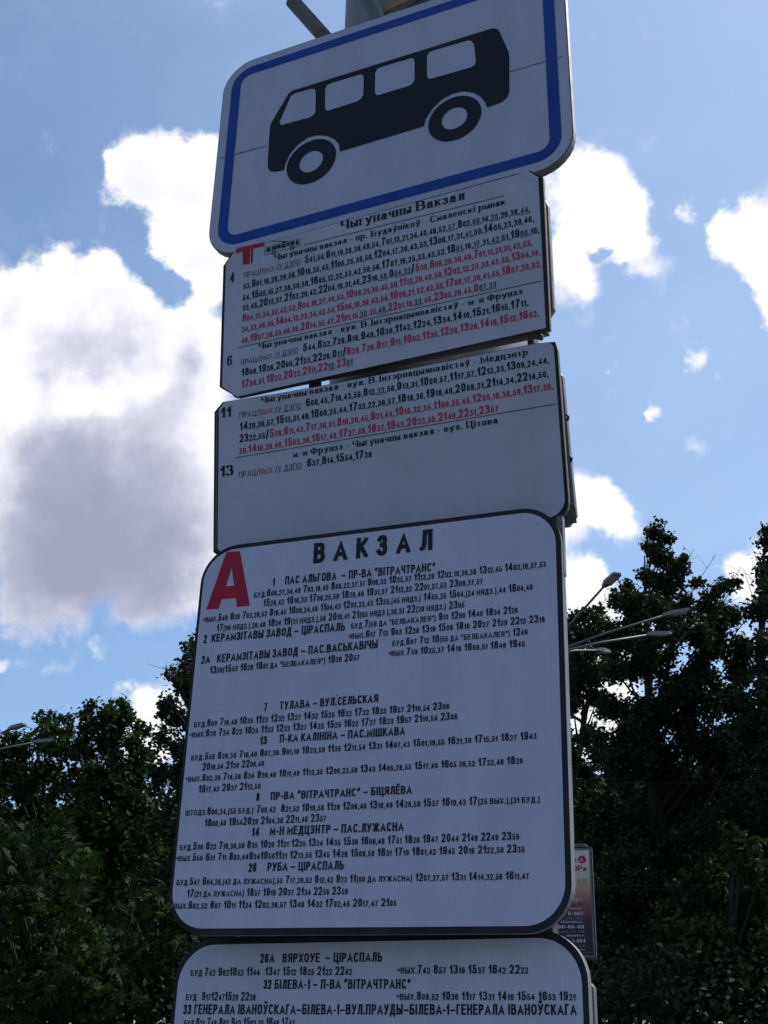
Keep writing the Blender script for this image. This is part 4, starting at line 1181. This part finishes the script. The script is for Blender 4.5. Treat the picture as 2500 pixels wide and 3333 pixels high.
def make_tree(name, label, cat, clumps, dist, leaf, mat, seed, density=1.0, palmate=False, depth=1.0, trunk_x=None, trunk_r=.20, group=None, bare=()):
    """clumps: (x, y, radius) measured on the 1659 grid at this distance; each gets its own depth"""
    r = random.Random(seed)
    g = np.random.default_rng(seed)
    cs = []
    for (px, py, pr) in clumps:
        c0 = at(px, py, dist)
        ppm = 2654.0 / (c0 - EYE).length
        R = pr / ppm
        dd = r.uniform(-1, 1) * depth
        c = at(px, py, dist + dd)
        cs.append((c, R * (dist + dd) / dist))
    tx = at(trunk_x if trunk_x else sum(c[0] for c in clumps) / len(clumps), 2100, dist)
    base = Vector((tx.x, dist, 0))
    t = thing(name, label, cat, Matrix.Translation(base), group)
    top = max(c.z for c, R in cs)
    # trunk
    mb = MB()
    pts, rr = [], []
    wx = r.uniform(-.2, .2)
    tip = max(cs, key=lambda q: q[0].z)[0] - base
    for i in range(9):
        s = i / 8
        zz = s * (top - .2)
        pts.append(Vector((tip.x * s ** 2 + wx * math.sin(s * 4), tip.y * s ** 2 + .12 * math.sin(s * 5 + seed), zz)))
        rr.append(trunk_r * (1 - s) ** .8 + .015)
    mb.tube(pts, rr, 10)
    mb.build('trunk', M['bark'], t, smooth=True)
    limbs = MB()
    tips = []
    for c, R in cs:
        lc = c - base
        s0 = min(max((lc.z - math.hypot(lc.x - pts[4].x, lc.y) * .8 - .3) / (top - .2), .12), .93)
        i = s0 * 8
        a = pts[int(i)].lerp(pts[min(int(i) + 1, 8)], i - int(i))
        m = a.lerp(lc, .55) + Vector((0, 0, -R * .15))
        r0 = .018 + .03 * min(R, 1.4)
        limbs.tube([a, m, lc], [r0 * 1.3, r0 * .8, r0 * .35], 5, cap=False)
        nt = max(6, int(R * 11))
        for q in range(nt):
            d = Vector((r.gauss(0, 1), r.gauss(0, 1), r.gauss(.25, .9))).normalized()
            e = lc + d * R * r.uniform(.55, 1.12)
            m2 = lc.lerp(e, .5) + Vector((r.gauss(0, .06), r.gauss(0, .06), r.gauss(0, .06))) * R
            limbs.tube([lc, m2, e], [.011, .007, .003], 3, cap=False)
            tips.append((lc, m2, e, R, nt))
    for (px, py, qx, qy) in bare:           # leafless shoots
        a = at(px, py, dist) - base
        b = at(qx, qy, dist + r.uniform(-.3, .3)) - base
        m = a.lerp(b, .5) + Vector((r.uniform(-.08, .08), 0, r.uniform(-.02, .12)))
        limbs.tube([a, m, b], [.014, .009, .004], 4, cap=False)
        for q in range(4):
            s = r.uniform(.3, .95)
            st = a.lerp(m, s * 2) if s < .5 else m.lerp(b, s * 2 - 1)
            en = st + Vector((r.gauss(0, .16), r.gauss(0, .16), r.uniform(.02, .3)))
            limbs.tube([st, en], [.005, .0025], 3, cap=False)
    lo = limbs.build('limbs', M['bark'], t)
    lo['kind'] = 'stuff'
    # leaves gather round the twigs and in the clump
    out = []
    for (lc, m2, e, R, nt) in tips:
        k = max(4, int(density * 5.2 * (math.pi * R * R) / (leaf * leaf * (1.5 if palmate else .40)) / nt))
        s = g.uniform(0.15, 1.06, k) ** .75
        P = np.outer(1 - s, np.array(lc)) + np.outer(s, np.array(e))
        bend = (np.array(m2) - (np.array(lc) + np.array(e)) / 2)
        P += np.outer(4 * s * (1 - s), bend)
        P += g.normal(size=(k, 3)) * (0.09 * R + leaf * .45)
        out.append(P)
    P = np.concatenate(out, 0)
    P[:, 2] = np.maximum(P[:, 2], .15)
    leaf_cloud('crown', P, None, leaf, mat, t, palmate, seed)
    return len(P)


total = 0
TREES = [
    ('linden_tree', 'tall dark linden right of the boards with bare shoots at its top', 'tree',
     [(1415, 1150, 22), (1438, 1165, 18), (1400, 1185, 16), (1425, 1205, 34), (1455, 1235, 30), (1405, 1245, 26), (1480, 1210, 12), (1450, 1275, 38), (1352, 1268, 16), (1330, 1300, 22), (1365, 1300, 34), (1428, 1310, 44), (1480, 1320, 36),
      (1562, 1272, 22), (1545, 1290, 18), (1590, 1255, 12), (1508, 1262, 14), (1530, 1320, 42), (1580, 1335, 34), (1370, 1350, 48), (1330, 1385, 44), (1450, 1370, 70), (1530, 1400, 68), (1590, 1400, 34), (1605, 1455, 48), (1615, 1525, 50), (1605, 1600, 56), (1600, 1680, 60), (1400, 1430, 75), (1330, 1450, 45), (1480, 1490, 85),
      (1560, 1500, 60), (1350, 1540, 60), (1420, 1580, 90), (1520, 1600, 90), (1330, 1640, 80), (1450, 1700, 105), (1560, 1710, 85), (1340, 1780, 90), (1440, 1840, 110), (1550, 1850, 90), (1370, 1940, 100), (1480, 1980, 110), (1400, 2090, 110), (1520, 2100, 110), (1310, 2060, 80)],
     27, .11, 'leaf_dark', 11, 1.4, False, 1.3, 1430, .24,
     [(1430, 1330, 1462, 1200), (1450, 1300, 1500, 1185), (1470, 1330, 1545, 1200), (1400, 1350, 1335, 1255), (1540, 1350, 1600, 1225), (1520, 1340, 1600, 1290), (1380, 1340, 1320, 1275), (1440, 1230, 1412, 1135), (1500, 1320, 1560, 1240), (1580, 1380, 1640, 1300), (1350, 1330, 1300, 1300)]),
    ('linden_tree', 'dark linden cut by the right edge of the picture', 'tree',
     [(1655, 1140, 14), (1668, 1160, 30), (1690, 1230, 50), (1650, 1235, 14), (1655, 1290, 26), (1640, 1320, 20), (1680, 1340, 55), (1650, 1390, 30), (1632, 1400, 18), (1720, 1420, 90), (1650, 1450, 36), (1640, 1500, 44), (1690, 1540, 80), (1630, 1580, 55),
      (1660, 1660, 80), (1740, 1700, 100), (1620, 1740, 70), (1680, 1820, 100), (1640, 1930, 90), (1730, 1960, 110), (1650, 2060, 100), (1730, 2120, 110)],
     25, .11, 'leaf_dark', 23, 1.1, False, 1.2, 1700, .22, [(1660, 1300, 1600, 1225), (1650, 1400, 1610, 1240), (1650, 1240, 1628, 1190), (1650, 1330, 1605, 1300)]),
    ('linden_tree', 'smaller loose tree between the board stack and the tall linden', 'tree',
     [(1290, 1325, 18), (1262, 1338, 26), (1300, 1350, 22), (1232, 1350, 26), (1250, 1385, 38), (1290, 1400, 34), (1210, 1400, 50), (1235, 1450, 50), (1295, 1375, 26), (1262, 1440, 44), (1305, 1440, 34), (1290, 1510, 30), (1275, 1470, 26), (1238, 1530, 40), (1265, 1590, 34), (1230, 1630, 46), (1190, 1500, 60), (1180, 1600, 70), (1250, 1690, 48), (1290, 1640, 30),
      (1270, 1760, 60), (1210, 1740, 60), (1240, 1860, 80), (1180, 1900, 80), (1270, 1950, 70), (1220, 2060, 90), (1280, 2120, 70), (1130, 2000, 90)],
     31, .12, 'leaf_dark', 37, 1.4, False, 1.2, 1230, .16, [(1260, 1360, 1312, 1290), (1240, 1380, 1250, 1310), (1290, 1420, 1330, 1340), (1270, 1580, 1300, 1500)]),
    ('linden_tree', 'tall dark linden rising directly left of the board stack', 'tree',
     [(428, 1388, 14), (412, 1402, 14), (422, 1425, 24), (396, 1440, 18), (405, 1468, 28), (370, 1462, 14), (385, 1490, 26), (430, 1500, 46), (372, 1520, 24), (352, 1530, 14), (392, 1560, 36), (350, 1545, 12), (352, 1600, 22), (380, 1625, 34), (440, 1620, 70), (400, 1690, 56), (350, 1680, 34), (480, 1480, 70), (500, 1600, 90), (540, 1740, 110),
      (430, 1780, 80), (370, 1790, 60), (400, 1890, 90), (500, 1900, 110), (360, 1980, 90), (450, 2030, 110), (380, 2120, 100), (540, 2080, 110)],
     24, .105, 'leaf_dark', 41, 1.25, False, 1.1, 470, .22, [(420, 1440, 398, 1405), (420, 1420, 440, 1372), (400, 1480, 352, 1440), (380, 1540, 338, 1515)]),
    ('maple_tree', 'rounded maple with a domed top left of the tall linden', 'tree',
     [(262, 1522, 15), (240, 1534, 17), (200, 1528, 15), (192, 1545, 20), (275, 1543, 17), (222, 1556, 28), (255, 1570, 32), (195, 1575, 30), (300, 1575, 18), (318, 1582, 13), (285, 1605, 28), (230, 1615, 44), (320, 1625, 18), (300, 1650, 34), (180, 1625, 34), (250, 1680, 60), (310, 1700, 44),
      (200, 1700, 56), (260, 1770, 80), (320, 1790, 60), (190, 1800, 70), (270, 1880, 90), (310, 1960, 80), (220, 1960, 80), (280, 2080, 100), (330, 2120, 70)],
     31, .14, 'leaf_mid', 53, 1.2, False, 1.3, 250, .2, []),
    ('maple_tree', 'broad maple with feathery top at the left edge under the lamp arms', 'tree',
     [(102, 1545, 12), (118, 1553, 13), (90, 1560, 14), (145, 1556, 14), (70, 1582, 10), (58, 1590, 10), (110, 1580, 24), (145, 1585, 22), (12, 1592, 12), (30, 1600, 16), (55, 1606, 14), (90, 1610, 30), (135, 1625, 36), (0, 1615, 26), (45, 1630, 28), (-30, 1610, 40), (90, 1670, 50), (20, 1680, 50), (150, 1700, 50), (-40, 1700, 70),
      (60, 1750, 70), (130, 1790, 70), (-10, 1800, 80), (60, 1870, 90), (150, 1900, 80), (-40, 1930, 90), (60, 2000, 100), (150, 2030, 90), (0, 2110, 100), (130, 2130, 90)],
     33, .14, 'leaf_mid', 67, 1.15, False, 1.3, 60, .2, [(100, 1590, 112, 1530), (140, 1590, 160, 1545)]),
    ('chestnut_tree', 'low chestnut with pale palmate leaves in the lower left corner', 'tree',
     [(125, 1790, 34), (90, 1810, 34), (160, 1830, 42), (40, 1800, 32), (110, 1860, 55), (190, 1870, 32), (30, 1870, 50), (60, 1940, 60), (150, 1940, 50), (190, 1985, 34), (10, 1970, 50), (120, 2010, 60), (200, 2040, 50), (60, 2060, 60), (250, 2030, 26), (230, 2080, 44), (150, 2110, 70), (40, 2140, 70), (-30, 1900, 60), (-30, 2050, 70), (250, 2150, 60)],
     20.5, .17, 'leaf_light', 71, 1.0, True, .8, 110, .18, []),
    ('chestnut_tree', 'chestnut half hidden behind the left edge of the lower boards', 'tree',
     [(330, 1930, 40), (290, 1980, 36), (360, 1990, 40), (260, 1985, 24), (330, 2050, 56), (390, 2060, 50), (280, 2100, 46), (350, 2140, 70), (430, 2120, 70), (420, 1980, 60)],
     21.5, .16, 'leaf_light', 83, .9, True, .7, 350, .14, []),
    ('maple_tree', 'dim maple low on the right in front of the dark lindens', 'tree',
     [(1600, 1840, 44), (1550, 1880, 40), (1640, 1890, 50), (1500, 1930, 44), (1580, 1950, 60), (1650, 1980, 60), (1450, 1980, 40), (1520, 2020, 60), (1600, 2060, 70), (1440, 2060, 50), (1680, 2080, 80), (1500, 2120, 80), (1590, 2150, 80), (1400, 2130, 60)],
     22.5, .14, 'leaf_mid', 97, .8, False, .8, 1570, .16, []),
]
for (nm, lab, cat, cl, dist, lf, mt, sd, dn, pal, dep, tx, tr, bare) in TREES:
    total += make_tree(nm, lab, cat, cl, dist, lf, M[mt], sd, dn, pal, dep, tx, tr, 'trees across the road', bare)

# a second row farther back closes the gaps low down
BACK = [(-60, 1700, 'deep shaded tree behind the left edge maple'), (170, 1720, 'deep shaded tree showing between the two left maples'), (400, 1700, 'deep shaded tree behind the linden left of the boards'),
        (1130, 1720, 'deep shaded tree just right of and behind the boards'), (1330, 1640, 'deep shaded tree behind the tall linden'), (1540, 1640, 'deep shaded tree between the two right lindens'), (1740, 1680, 'deep shaded tree behind the right edge linden')]
for i, (cx, ty, lab) in enumerate(BACK):
    r = random.Random(200 + i)
    cl = [(cx, ty + 40, 40), (cx - 50, ty + 80, 50), (cx + 55, ty + 85, 50)]
    y = ty + 130
    while y < 2200:
        for k in (-100, -35, 35, 100):
            cl.append((cx + k + r.uniform(-15, 15), y + r.uniform(-20, 20), r.uniform(55, 75)))
        y += 75
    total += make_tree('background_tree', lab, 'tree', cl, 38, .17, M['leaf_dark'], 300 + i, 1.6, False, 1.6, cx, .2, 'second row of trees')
print('leaves', total)

# hedge along the far pavement
g = np.random.default_rng(4)
P = np.stack([g.uniform(-14, 14, 100000), 20.9 + g.normal(size=100000) * .5, g.uniform(0.0, 1.0, 100000) ** 1.25 * (2.6 + .35 * np.sin(np.arange(100000)))], 1)
hd = thing('clipped_hedge', 'dark hedge along the foot of the trees', 'hedge', Matrix.Identity(4))
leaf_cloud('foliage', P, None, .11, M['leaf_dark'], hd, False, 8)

# unseen linden copies added behind the viewpoint to keep sky light off the boards
src = [o for o in C.objects if o.type == 'EMPTY' and o.name.startswith('linden_tree')]
for i, (x, y, rz, sc) in enumerate(((-13, -8, 40, 1.25), (-5.5, -9.5, 200, 1.3), (2.5, -8.5, 310, 1.25), (10, -9.5, 120, 1.3), (17, -6, 250, 1.2), (-19, -3, 80, 1.2))):
    o = src[(0, 3)[i % 2]]
    c = o.copy()
    C.objects.link(c)
    c.location = (x, y, 0)
    c.rotation_euler = (0, 0, rad(rz))
    c.scale = (sc, sc, sc)
    c['label'] = ('added light blocking linden behind the viewpoint, %s' % ('leftmost of the main row', 'second from the left', 'straight behind the camera', 'second from the right', 'rightmost of the row', 'standing apart on the far left')[i])
    c['group'] = 'added row of light blocking lindens on the near side'
    for ch in o.children:
        q = ch.copy()
        C.objects.link(q)
        q.parent = c
